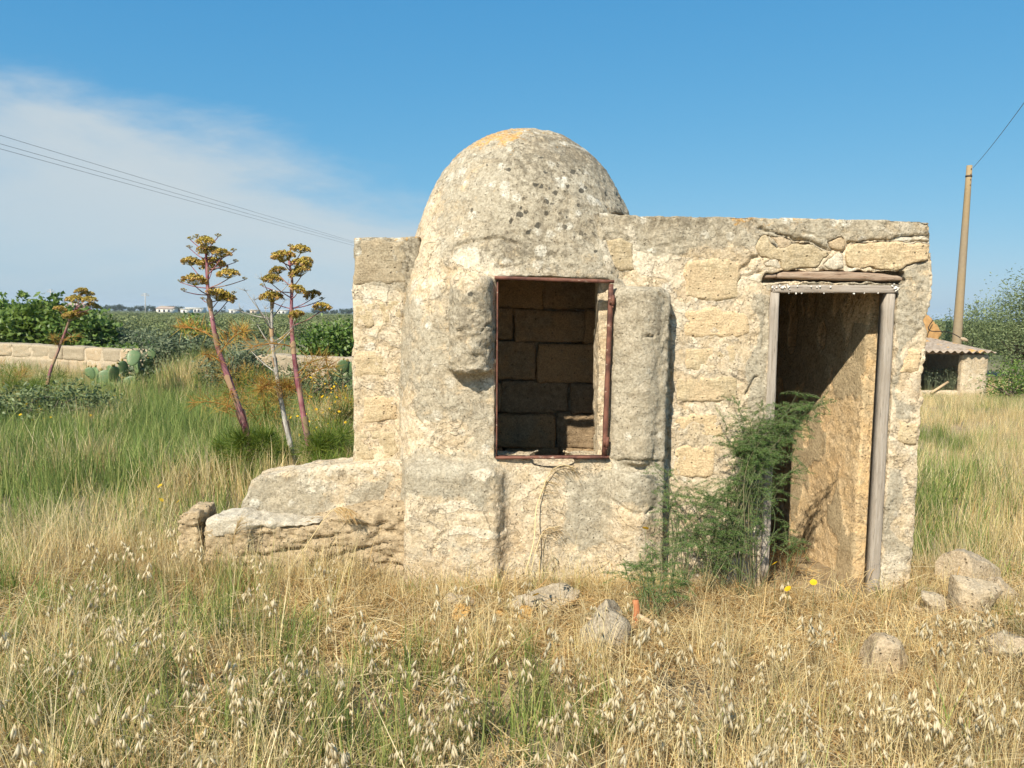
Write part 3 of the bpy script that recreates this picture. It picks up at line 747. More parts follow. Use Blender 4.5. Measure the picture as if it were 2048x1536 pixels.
# ---- rusty window frame with hinges
def build_frame():
    fr = bpy.data.objects.new('window_frame', None); COL.objects.link(fr); fr.parent = house; fr.matrix_parent_inverse = house.matrix_world.inverted()
    bpy.context.view_layer.update()
    def bar(name, a, b, Y, w, d, lift=0):
        a, b = at(*a, Y), at(*b, Y); m = MB()
        v = (b - a); L = v.length; v.normalize(); n = Vector((0, 1, 0)); s_ = v.cross(n).normalized()
        k = 10
        Vs, Fs = [], []
        rnd = random.Random(int(a.x * 1000))
        for i in range(k + 1):
            c = a + v * (L * i / k); e = w * (0.5 + rnd.uniform(-0.05, 0.05))
            for sx, yy in ((-1, 0), (1, 0), (1, d), (-1, d)): Vs.append(c + s_ * e * sx + n * yy)
        for i in range(k):
            for j in range(4): Fs.append((i * 4 + j, i * 4 + (j + 1) % 4, i * 4 + 4 + (j + 1) % 4, i * 4 + 4 + j))
        Fs += [(0, 3, 2, 1), (4 * k, 4 * k + 1, 4 * k + 2, 4 * k + 3)]
        m.add(np.array([tuple(q) for q in Vs]), Fs)
        o = link(name, m.mesh(name, False), M_RUST); o.parent = fr
        return o
    bar('frame_bar', (989, 555), (1229, 563), 4.395, 0.019, 0.04)
    bar('frame_bar', (1223, 568), (1209, 914), 4.398, 0.026, 0.035)
    bar('frame_bar', (991, 916), (1218, 915), 4.395, 0.013, 0.05)
    bar('frame_bar', (995, 560), (993, 915), 4.412, 0.008, 0.04)
    for (px, py) in ((1226, 600), (1214, 884)):
        m = MB(); c = at(px, py, 4.388)
        m.tube([c + Vector((0, 0, -0.03)), c + Vector((0, 0, 0.03))], 0.011, 8)
        m.tube([c + Vector((-0.002, 0, -0.047)), c + Vector((0, 0, -0.03))], 0.006, 6)
        m.box(tuple(c + Vector((-0.022, 0.0, -0.022))), tuple(c + Vector((0.004, 0.008, 0.022))))
        o = m.build('hinge', M_RUST); o.parent = fr
build_frame()

# ---- weathered door frame and old lintel
def plank(name, poly_px, Y0, Y1, mat, parent, seed=0, n=18, amp=0.0012):
    """a timber between a left and right (or top and bottom) edge: poly = (a0, a1, b1, b0) in the plane Y0"""
    a0, a1, b1, b0 = [np.array(at(*q, Y0)) for q in poly_px]
    rnd = np.random.default_rng(seed); V, F = [], []
    k = 5
    for i in range(n + 1):
        t = i / n; a = a0 + (a1 - a0) * t; b = b0 + (b1 - b0) * t
        for j in range(k + 1):
            s_ = j / k; p = a + (b - a) * s_; p = p + np.array([0, -1, 0]) * 0; p[1] = Y0 + rnd.normal(0, amp * 0.6) + (0.001 if j in (0, k) else 0)
            p[[0, 2]] += rnd.normal(0, amp * 0.5, 2); V.append(p)
        for p in (b, a): V.append(np.array([p[0], Y1, p[2]]))
    w = k + 3
    for i in range(n):
        for j in range(w): F.append((i * w + j, i * w + (j + 1) % w, (i + 1) * w + (j + 1) % w, (i + 1) * w + j))
    V = np.array(V); V0 = len(V)
    c0, c1 = V[:w].mean(0), V[-w:].mean(0)
    F3 = [((j + 1) % w, j, V0) for j in range(w)] + [(n * w + j, n * w + (j + 1) % w, V0 + 1) for j in range(w)]
    V = np.concatenate([V, [c0, c1]])
    me = mesh_np(name, V, [np.array(F), np.array(F3)], False)
    return part(name, me, mat, parent)
def build_door():
    df = bpy.data.objects.new('door_frame', None); COL.objects.link(df); df.parent = house; df.matrix_parent_inverse = house.matrix_world.inverted()
    def pl(*a, **k):
        o = plank(*a, house, **k); o.parent = df; o.matrix_parent_inverse = Matrix.Identity(4); return o
    pl('door_post', ((1543, 584), (1520, 1160), (1537, 1160), (1559, 584)), 4.535, 4.66, M_WOOD, seed=1)
    pl('door_post', ((1774, 586), (1738, 1215), (1756, 1215), (1791, 586)), 4.537, 4.625, M_WOOD, seed=2)
    pl('door_head', ((1546, 570), (1797, 571), (1797, 586), (1546, 585)), 4.530, 4.68, M_WOODH, seed=4)
    # split lintel beam: bowed, in its recess
    x, y, z = grid((1.48, 4.5, 1.70), (2.48, 4.72, 1.92), (0.011, 0.011, 0.008))
    top = [z4(*q) for q in ((690, 578), (740, 562), (900, 560), (1150, 566), (1400, 572), (1600, 594), (1678, 612))]
    bot = [z4(*q) for q in ((1680, 632), (1560, 636), (1300, 632), (1000, 626), (760, 622), (686, 616))]
    P = to_xz(top + bot, 4.55)
    F = smax(poly2(x[:, 0, :], z[0, 0, :][None, :], P)[:, None, :], np.maximum(4.548 - y, y - 4.68), 0.012)
    V, Q = surface_nets(F, (1.48, 4.5, 1.70), (0.011, 0.011, 0.008)); N = vnormals(V, Q)
    V = rough_up(V, N, [(6, 0.004, 2)], 3); V += N * (0.005 * fbm(V * np.array([0.15, 1, 1.6]), 55, 2, 4))[:, None]
    part('lintel_beam', mesh_np('lintel_beam', V, Q), M_BEAM)
    P = to_xz([z4(*q) for q in ((582, 584), (680, 580), (684, 612), (582, 614))], 4.57)
    stone('lintel_stub', None, 4.565, 0.09, M_BEAM, house, 0.008, 0.006, 0.004, 9, xz=P)
M_WOODH = wood_material('grey_head_wood', (0.30, 0.25, 0.20), (0.45, 0.39, 0.325), (3, 60, 60))
build_door()
# ------------------------------------------------------------------ ground, sea
def gz(x, y):
    x = np.asarray(x, float); y = np.asarray(y, float)
    P = np.stack([x.ravel(), y.ravel(), np.zeros(x.size)], 1)
    r = np.hypot(x, y)
    z = (0.030 * vnoise(P, 0.7, 3) + 0.02 * vnoise(P, 2.1, 4)).reshape(x.shape) * (1 - sstep(30, 80, r))
    z = z - 0.13 * sstep(0.5, 1.7, x) * (1 - sstep(9, 14, y)) * sstep(1.0, 3.0, y)
    z = z - 0.25 * sstep(4, 7, x) * sstep(13, 16, y) * (1 - sstep(40, 60, y))
    z = z + 0.62 * np.exp(-(((x + 5.3) / 0.85) ** 2 + ((y - 13.2) / 0.9) ** 2) ** 1.3)
    z = z + 0.10 * np.exp(-(((x - 3.1) / 0.7) ** 2 + ((y - 3.7) / 0.7) ** 2))
    z = z - 1.5 * sstep(55, 430, r) - 40 * sstep(700, 2200, r)
    return z
def g1(x, y): return float(gz(np.array([x]), np.array([y]))[0])
def ground_material():
    g = Nodes('dry_field_soil')
    geo = g.N.new('ShaderNodeNewGeometry'); P = geo.outputs['Position']
    n1, n2, n3 = g.noise(0.9, 5, 0.6, vec=P), g.noise(7, 6, 0.65, vec=P), g.noise(60, 5, 0.7, vec=P)
    col = g.mix(g.ramp(n2, 0.3, 0.7), (0.20, 0.145, 0.085), (0.36, 0.275, 0.165))
    col = g.mix(g.ramp(n3, 0.5, 0.75, 0, 0.6), col, (0.46, 0.36, 0.21))
    sx = g.N.new('ShaderNodeSeparateXYZ'); g.L.new(P, sx.inputs[0])
    far = g.ramp(sx.outputs['Y'], 16, 40)
    big = g.noise(1.0, 4, 0.6, vec=g.map((0.012, 0.06, 0.05), vec=P))
    fcol = g.mix(g.ramp(big, 0.4, 0.6), (0.085, 0.105, 0.045), (0.16, 0.165, 0.075))
    col = g.mix(far, col, fcol)
    return g.done(col, g.bump(g.math('ADD', n2, g.math('MULTIPLY', n3, 0.4)), 0.6, 0.04))
def build_ground():
    rr = np.concatenate([[0.0], 0.35 * (18000 / 0.35) ** np.linspace(0, 1, 230)]); na = 300
    an = np.linspace(0, 2 * np.pi, na, endpoint=False)
    X = rr[1:, None] * np.cos(an); Y = rr[1:, None] * np.sin(an)
    V = np.stack([X, Y, gz(X, Y)], -1).reshape(-1, 3)
    V = np.concatenate([V, [[0, 0, g1(0, 0)]]]); c = len(V) - 1
    n = len(rr) - 1
    i = np.arange(n - 1)[:, None] * na; j = np.arange(na)[None]
    Q = np.stack([i + j, i + na + j, i + na + (j + 1) % na, i + (j + 1) % na], -1).reshape(-1, 4)
    T = np.stack([np.full(na, c), np.arange(na), (np.arange(na) + 1) % na], 1)
    o = link('ground', mesh_np('ground', V, [Q, T]), ground_material()); tag(o, 'rough soil of the dry grass field', None, None, 'structure')
    m = MB(); k = 64; a = np.linspace(0, 2 * np.pi, k, endpoint=False)
    V = np.concatenate([np.stack([900 * np.cos(a), 900 * np.sin(a), np.full(k, -30.0)], 1), np.stack([18500 * np.cos(a), 18500 * np.sin(a), np.full(k, -30.0)], 1)])
    m.add(V, [(q, q + k, (q + 1) % k + k, (q + 1) % k) for q in range(k)])
    g = Nodes('sea_water'); b = g.bump(g.noise(0.05, 4), 0.3, 1.0)
    o = m.build('sea', g.done((0.02, 0.06, 0.10), b, 0.25, 0.5)); tag(o, None, None, None, 'structure')
build_ground()

# ------------------------------------------------------------------ the stone trough on the left
def build_trough():
    tr = empty('stone_trough', (-1.2, 4.6, 0), 'low rough stone trough with plastered back wall left of the dome', 'trough')
    bpy.context.view_layer.update()
    def sdf_part(name, fn, lo, hi, h, amps, mat, seed, attrs=None, post=None):
        x, y, z = grid(lo, hi, (h, h, h)); V, Q = surface_nets(fn(x, y, z), lo, (h, h, h)); N = vnormals(V, Q)
        V = rough_up(V, N, amps, seed)
        if post: post(V, N)
        return part(name, mesh_np(name, V, Q, True, paint_attrs(V, attrs) if attrs else None), mat, tr)
    # plastered back wall, top falling to the left
    Yb = 4.62
    P = to_xz([(492, 985), (498, 962), (520, 953), (590, 944), (640, 936), (705, 929), (850, 918), (850, 1130), (480, 1130), (478, 1010)], Yb)
    def back(x, y, z): return smax(poly2(x[:, 0, :], z[0, 0, :][None, :], P)[:, None, :], np.maximum(Yb - y, y - 4.92), 0.03)
    def post(V, N):
        ow = sstep(0.3, 0.7, -N[:, 1])
        for pts, w, d in (([(705, 929), (735, 950), (770, 960), (790, 990)], 0.006, 0.015), ([(700, 1010), (745, 1008), (770, 985)], 0.006, 0.012)): crack(V, N, ow, pts, Yb, w, d, 8)
    def fnb(u, v, V):
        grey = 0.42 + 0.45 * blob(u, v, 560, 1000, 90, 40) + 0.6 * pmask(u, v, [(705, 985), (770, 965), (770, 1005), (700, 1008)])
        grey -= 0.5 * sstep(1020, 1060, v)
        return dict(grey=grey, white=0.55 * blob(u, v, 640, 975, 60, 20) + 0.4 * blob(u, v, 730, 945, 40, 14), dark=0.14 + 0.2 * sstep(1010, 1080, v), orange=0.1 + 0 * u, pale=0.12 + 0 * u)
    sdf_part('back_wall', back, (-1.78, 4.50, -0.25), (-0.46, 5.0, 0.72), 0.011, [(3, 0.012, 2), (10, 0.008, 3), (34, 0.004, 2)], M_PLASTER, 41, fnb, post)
    # rough porous stones in front
    def rough_stone(name, poly, y0, y1, seed, k=0.05):
        Pz = to_xz(poly, y0); a = np.array(Pz)
        lo = (a[:, 0].min() - 0.06, y0 - 0.06, a[:, 1].min() - 0.06); hi = (a[:, 0].max() + 0.06, y1 + 0.06, a[:, 1].max() + 0.06)
        def f(x, y, z): return smax(poly2(x[:, 0, :], z[0, 0, :][None, :], Pz)[:, None, :], np.maximum(y0 - y, y - y1), k)
        def post(V, N):
            W = V * np.array([0.45, 1, 1.5])
            n = fbm(W, 15, 4, seed + 3)
            V -= N * (0.022 * sstep(0.14, 0.45, n))[:, None]
            n2 = vnoise(W, 34, seed + 9); V -= N * (0.013 * sstep(0.28, 0.5, n2))[:, None]; V += N * (0.006 * fbm(V, 48, 2, seed + 5))[:, None]
            ow = sstep(0.2, 0.6, -N[:, 1])
            for pts in ([(590, 1090), (640, 1078), (700, 1066), (775, 1048)], [(480, 1115), (560, 1105), (620, 1098)], [(620, 1130), (680, 1112), (760, 1090)]):
                crack(V, N, ow, pts, y0, 0.009, 0.03, seed)
        return sdf_part(name, f, lo, hi, 0.0115, [(4, 0.012, 2), (14, 0.008, 3)], M_ROUGH, seed, None, post)
    rough_stone('stone', [(404, 1062), (420, 1048), (500, 1046), (590, 1052), (690, 1028), (780, 1012), (850, 1008), (850, 1190), (404, 1200)], 4.42, 4.66, 60)
    rough_stone('stone', [(353, 1034), (372, 1022), (398, 1024), (398, 1205), (356, 1205)], 4.43, 4.70, 61, 0.03)
    # remains of white lime render on the ledge
    rough_lime = [(408, 1048), (424, 1036), (470, 1033), (540, 1040), (590, 1049), (640, 1046), (590, 1056), (530, 1060), (480, 1068), (440, 1080), (414, 1082)]
    stone('lime_render', rough_lime, 4.412, 0.20, M_LIME, tr, 0.0105, 0.03, 0.012, 70)
build_trough()

# ------------------------------------------------------------------ loose rocks and rubble
def rock(name, px, py, Y, size, label, cat, mat, seed, sink=0.25, rz=0.0, flat=1.0, group=None):
    r = np.random.default_rng(seed); nu, nv = 44, 28
    u = np.linspace(0, 2 * np.pi, nu, endpoint=False); v = np.linspace(0, np.pi, nv)[1:-1]
    D = np.stack([np.outer(np.sin(v), np.cos(u)), np.outer(np.sin(v), np.sin(u)), np.outer(np.cos(v), np.ones(nu))], -1).reshape(-1, 3)
    D = np.concatenate([D, [[0, 0, 1], [0, 0, -1]]])
    rad = np.ones(len(D))
    for _ in range(18):
        n = r.normal(size=3); n /= np.linalg.norm(n); d = r.uniform(0.46, 0.80)
        c = D @ n; rad = np.where(c > 0.05, np.minimum(rad, d / np.maximum(c, 0.05)), rad)
    V = D * rad[:, None] * (1 + 0.06 * fbm(D + seed, 1.6, 3, seed))[:, None]
    V = V * np.array(size) * 0.5
    V += D * (0.010 * fbm(V + seed, 16, 3, seed))[:, None]
    c_, s_ = math.cos(rz), math.sin(rz); V = V @ np.array([[c_, s_, 0], [-s_, c_, 0], [0, 0, 1]])
    m = len(v); F = []
    for i in range(m - 1):
        for j in range(nu): F.append((i * nu + j, (i + 1) * nu + j, (i + 1) * nu + (j + 1) % nu, i * nu + (j + 1) % nu))
    T = [(len(D) - 2, j, (j + 1) % nu) for j in range(nu)] + [(len(D) - 1, (m - 1) * nu + (j + 1) % nu, (m - 1) * nu + j) for j in range(nu)]
    me = mesh_np(name, V, [np.array(F), np.array(T)]); me.set_sharp_from_angle(angle=R(24)); o = link(name, me, mat)
    p = at(px, py, Y); o.location = (p.x, Y, g1(p.x, Y) + size[2] * (0.5 - sink - 0.10))
    return tag(o, label, cat, group)
M_YELLOW = stone_material('yellow_tufa', (0.46, 0.27, 0.09), (0.60, 0.38, 0.15), (0.50, 0.30, 0.10), 0.3)
M_PALE = stone_material('pale_rock', (0.36, 0.295, 0.21), (0.50, 0.425, 0.315), (0.44, 0.35, 0.235), 0.5)
def build_rocks():
    rock('rock', 1938, 1140, 4.55, (0.56, 0.40, 0.46), 'large tan rock with a peaked top beside the right wall corner', 'rock', M_ROCK, 3, 0.25, 0.3)
    rock('rock', 1938, 1215, 4.02, (0.40, 0.34, 0.38), 'rounded grey-tan rock in front of the peaked tan rock', 'rock', M_PALE, 5, 0.2, 0.8)
    rock('rock', 1866, 1225, 4.05, (0.16, 0.18, 0.28), 'small pale rock left of the rounded grey-tan rock', 'rock', M_PALE, 8, 0.15, 0.2)
    rock('rock', 2030, 1300, 3.55, (0.6, 0.40, 0.30), 'flat earthy rock cut by the right edge of the picture', 'rock', M_ROCK, 13, 0.35, 0.1)
    rock('rock', 1775, 1310, 3.42, (0.34, 0.30, 0.34), 'half-buried crumbling tan rock in the grass below the doorway', 'rock', M_ROCK, 17, 0.3, 0.6)
    rock('rock', 1212, 1245, 3.70, (0.27, 0.22, 0.22), 'grey lichened rock, upper of the two below the window', 'rock', M_PALE, 21, 0.2, 0.5)
    rock('rock', 1210, 1300, 3.50, (0.32, 0.26, 0.28), 'grey-white rock, lower of the two below the window', 'rock', M_PALE, 25, 0.2, 1.1)
    rock('stone_slab', 1085, 1210, 3.98, (0.54, 0.30, 0.20), 'flat pale stone slab lying in the straw below the window', 'slab', M_PALE, 33, 0.2, 0.05)
    rock('stone_slab', 910, 1212, 3.98, (0.32, 0.24, 0.17), 'short flat tan stone in the straw below the low plastered block', 'slab', M_ROCK, 35, 0.2, 0.2)
    rock('tufa_lump', 925, 1245, 3.78, (0.17, 0.13, 0.16), 'leftmost small orange-yellow tufa lump in the straw', 'rubble', M_YELLOW, 41, 0.2, 0.4)
    rock('tufa_lump', 1048, 1250, 3.76, (0.16, 0.13, 0.17), 'orange-yellow tufa lump just left of the grey rocks', 'rubble', M_YELLOW, 43, 0.2, 0.9)
    rock('tufa_lump', 998, 1240, 3.82, (0.12, 0.10, 0.13), 'smallest orange-yellow tufa lump between its two larger neighbours', 'rubble', M_YELLOW, 45, 0.2, 0.1)
    rock('rock', 1845, 1150, 4.4, (0.20, 0.16, 0.12), 'low tan stone at the foot of the right wall corner', 'rock', M_ROCK, 51, 0.25, 0.7)
    rock('rock', 1500, 1190, 4.1, (0.26, 0.18, 0.09), 'flat tan stone in the straw before the doorway', 'rock', M_ROCK, 55, 0.25, 0.2)
    rock('rock', 440, 1285, 3.55, (0.22, 0.18, 0.12), 'whitish stone sunk in the grass below the trough', 'rock', M_PALE, 58, 0.3, 0.3)
    rock('rock', 2005, 1185, 4.25, (0.26, 0.22, 0.22), 'tan rock right of the rounded grey-tan rock, near the picture edge', 'rock', M_ROCK, 61, 0.2, 0.4)
    rock('rock', 1832, 1205, 4.12, (0.13, 0.11, 0.13), 'small tan stone just below the right wall corner', 'rock', M_ROCK, 63, 0.2, 1.4)
    rock('rock', 1955, 1275, 3.75, (0.22, 0.18, 0.17), 'low brownish stone below the rounded grey-tan rock', 'rock', M_ROCK, 67, 0.2, 0.9)
    g = Nodes('terracotta'); terr = g.done(g.mix(g.noise(20), (0.34, 0.12, 0.05), (0.48, 0.20, 0.09)), g.bump(g.noise(60), 0.5, 0.004))
    def stick(name, a, b, Ya, Yb, r0, r1, mat, label, cat):
        p, q = at(*a, Ya), at(*b, Yb); m = MB(); pts = catmull([p, p.lerp(q, 0.5) + Vector((0.01, 0, 0.008)), q], 8)
        m.tube(pts, np.linspace(r0, r1, 8), 7); o = m.build(name, mat); return tag(o, label, cat)
    stick('wooden_stake', (1268, 1262), (1271, 1200), 3.66, 3.68, 0.020, 0.016, terr, 'short red-brown stake standing beside the grey rocks', 'stake')
    stick('dry_stick', (1276, 1232), (1322, 1268), 3.66, 3.55, 0.015, 0.010, M_STRAWWOOD, 'pale broken stick leaning right of the red-brown stake', 'stick')
    stick('dry_stick', (1172, 1236), (1240, 1262), 3.62, 3.52, 0.006, 0.004, M_STRAWWOOD, 'thin orange stick lying across the grey rocks', 'stick')
M_STRAWWOOD = wood_material('pale_stick', (0.46, 0.32, 0.18), (0.60, 0.45, 0.28), (30, 30, 30))
build_rocks()
# ------------------------------------------------------------------ plant materials
def leaf_material(name, cols, transl=0.3, rough=0.6, spec=0.25, vary=0.35):
    """tint 0..1 runs through the colours; every instance or plant varies a little"""
    g = Nodes(name); t = g.attr('tint'); oi = g.N.new('ShaderNodeObjectInfo')
    col = cols[0]; n = len(cols)
    for i in range(1, n):
        col = g.mix(g.ramp(t, (i - 1) / (n - 1), i / (n - 1), smooth=False), col, cols[i])
    k = g.mix(oi.outputs['Random'], (1 - vary,) * 3, (1 + vary * 0.6,) * 3)
    col = g.mix(1.0, col, k, 'MULTIPLY')
    return g.done(col, None, rough, spec, transl)
M_DRY = leaf_material('dry_grass_blades', [(0.42, 0.20, 0.075), (0.66, 0.45, 0.19), (0.78, 0.61, 0.31), (0.85, 0.71, 0.43), (0.60, 0.52, 0.19)], 0.42)
M_GREEN = leaf_material('green_grass_blades', [(0.14, 0.21, 0.05), (0.22, 0.30, 0.075), (0.36, 0.41, 0.12), (0.55, 0.50, 0.19)], 0.45)
M_OAT = leaf_material('oat_spikelets', [(0.70, 0.54, 0.27), (0.76, 0.63, 0.38), (0.87, 0.78, 0.58)], 0.5, 0.8, 0.1, 0.15)
M_FERN = leaf_material('asparagus_needles', [(0.065, 0.125, 0.035), (0.125, 0.22, 0.06), (0.25, 0.34, 0.10)], 0.3, 0.5, 0.3, 0.1)
M_FEATHER = leaf_material('fennel_feather', [(0.07, 0.12, 0.015), (0.14, 0.21, 0.03), (0.26, 0.30, 0.05)], 0.35, vary=0.2)
M_FEATHER_DRY = leaf_material('dried_fennel_feather', [(0.42, 0.17, 0.05), (0.50, 0.29, 0.06), (0.42, 0.36, 0.08)], 0.3, vary=0.2)

def blades(n, rad, h0, h1, w, bend, segs, rng, t0=0.0, t1=1.0, lean=0.25):
    """n curved tapering blades as one strip mesh"""
    a = rng.uniform(0, 2 * np.pi, n); rr = rad * np.sqrt(rng.uniform(0, 1, n))
    base = np.stack([rr * np.cos(a), rr * np.sin(a), np.zeros(n) - 0.01], 1)
    ph = rng.uniform(0, 2 * np.pi, n); H = rng.uniform(h0, h1, n); B = bend * rng.uniform(0.2, 1.3, n); Ln = lean * rng.normal(0, 1, n)
    d = np.stack([np.cos(ph), np.sin(ph), np.zeros(n)], 1); q = ph + np.pi / 2 + rng.normal(0, 0.6, n)
    sd = np.stack([np.cos(q), np.sin(q), np.zeros(n)], 1)
    V, T = [], []
    tt = rng.uniform(t0, t1, n)
    for i in range(segs + 1):
        s = i / segs; wd = w * (1 - s) ** 0.75 * rng.uniform(0.7, 1.3, n)
        up = H * (s - 0.32 * np.minimum(B, 1.2) * s * s)
        c = base + d * (H * (Ln * s + B * s * s))[:, None] + np.array([0, 0, 1]) * up[:, None]
        if i < segs: V += [c - sd * wd[:, None] * 0.5, c + sd * wd[:, None] * 0.5]; T += [tt, tt]
        else: V += [c]; T += [tt]
    V = np.stack(V, 1); k = V.shape[1]; T = np.stack(T, 1)
    o = np.arange(n)[:, None, None] * k
    F4 = np.array([(2 * i, 2 * i + 1, 2 * i + 3, 2 * i + 2) for i in range(segs - 1)])[None] + o
    F3 = np.array([[2 * segs - 2, 2 * segs - 1, 2 * segs]])[None] + o
    return V.reshape(-1, 3), F4.reshape(-1, 4), F3.reshape(-1, 3), T.ravel()
def add_blades(m, *a, off=(0, 0, 0), **k):
    V, F4, F3, T = blades(*a, **k); b = m.n
    m.V.append(V + np.array(off)); m.T.append(T); m.F4.append(F4 + b); m.F3.append(F3 + b); m.n += len(V)

PROTO = bpy.data.collections.new('plant_sources')
def scatter(name, protos, pts, rot, scl, idx, label, cat='grass'):
    """one object whose geometry nodes set a clump on every point"""
    col = bpy.data.collections.new(name + '_clumps')
    for i, me in enumerate(protos):
        o = bpy.data.objects.new('%s_clump_%02d' % (name, i), me); col.objects.link(o)
    me = bpy.data.meshes.new(name); me.vertices.add(len(pts)); me.vertices.foreach_set('co', np.asarray(pts, np.float32).ravel())
    a = me.attributes.new('rot', 'FLOAT_VECTOR', 'POINT'); a.data.foreach_set('vector', np.asarray(rot, np.float32).ravel())
    a = me.attributes.new('scl', 'FLOAT', 'POINT'); a.data.foreach_set('value', np.asarray(scl, np.float32))
    a = me.attributes.new('idx', 'INT', 'POINT'); a.data.foreach_set('value', np.asarray(idx, np.int32))
    o = bpy.data.objects.new(name, me); COL.objects.link(o)
    ng = bpy.data.node_groups.new(name + '_nodes', 'GeometryNodeTree')
    ng.interface.new_socket('Geometry', in_out='INPUT', socket_type='NodeSocketGeometry'); ng.interface.new_socket('Geometry', in_out='OUTPUT', socket_type='NodeSocketGeometry')
    N, L = ng.nodes, ng.links
    gi, go = N.new('NodeGroupInput'), N.new('NodeGroupOutput'); ip = N.new('GeometryNodeInstanceOnPoints'); ci = N.new('GeometryNodeCollectionInfo')
    ci.inputs['Collection'].default_value = col; ci.inputs['Separate Children'].default_value = True; ci.inputs['Reset Children'].default_value = True
    def na(nm, ty):
        n = N.new('GeometryNodeInputNamedAttribute'); n.data_type = ty; n.inputs['Name'].default_value = nm; return n.outputs['Attribute']
    L.new(gi.outputs[0], ip.inputs['Points']); L.new(ci.outputs[0], ip.inputs['Instance']); ip.inputs['Pick Instance'].default_value = True
    L.new(na('idx', 'INT'), ip.inputs['Instance Index']); L.new(na('rot', 'FLOAT_VECTOR'), ip.inputs['Rotation']); L.new(na('scl', 'FLOAT'), ip.inputs['Scale'])
    L.new(ip.outputs[0], go.inputs[0])
    md = o.modifiers.new('scatter', 'NODES'); md.node_group = ng
    return tag(o, label, cat, None, 'stuff')

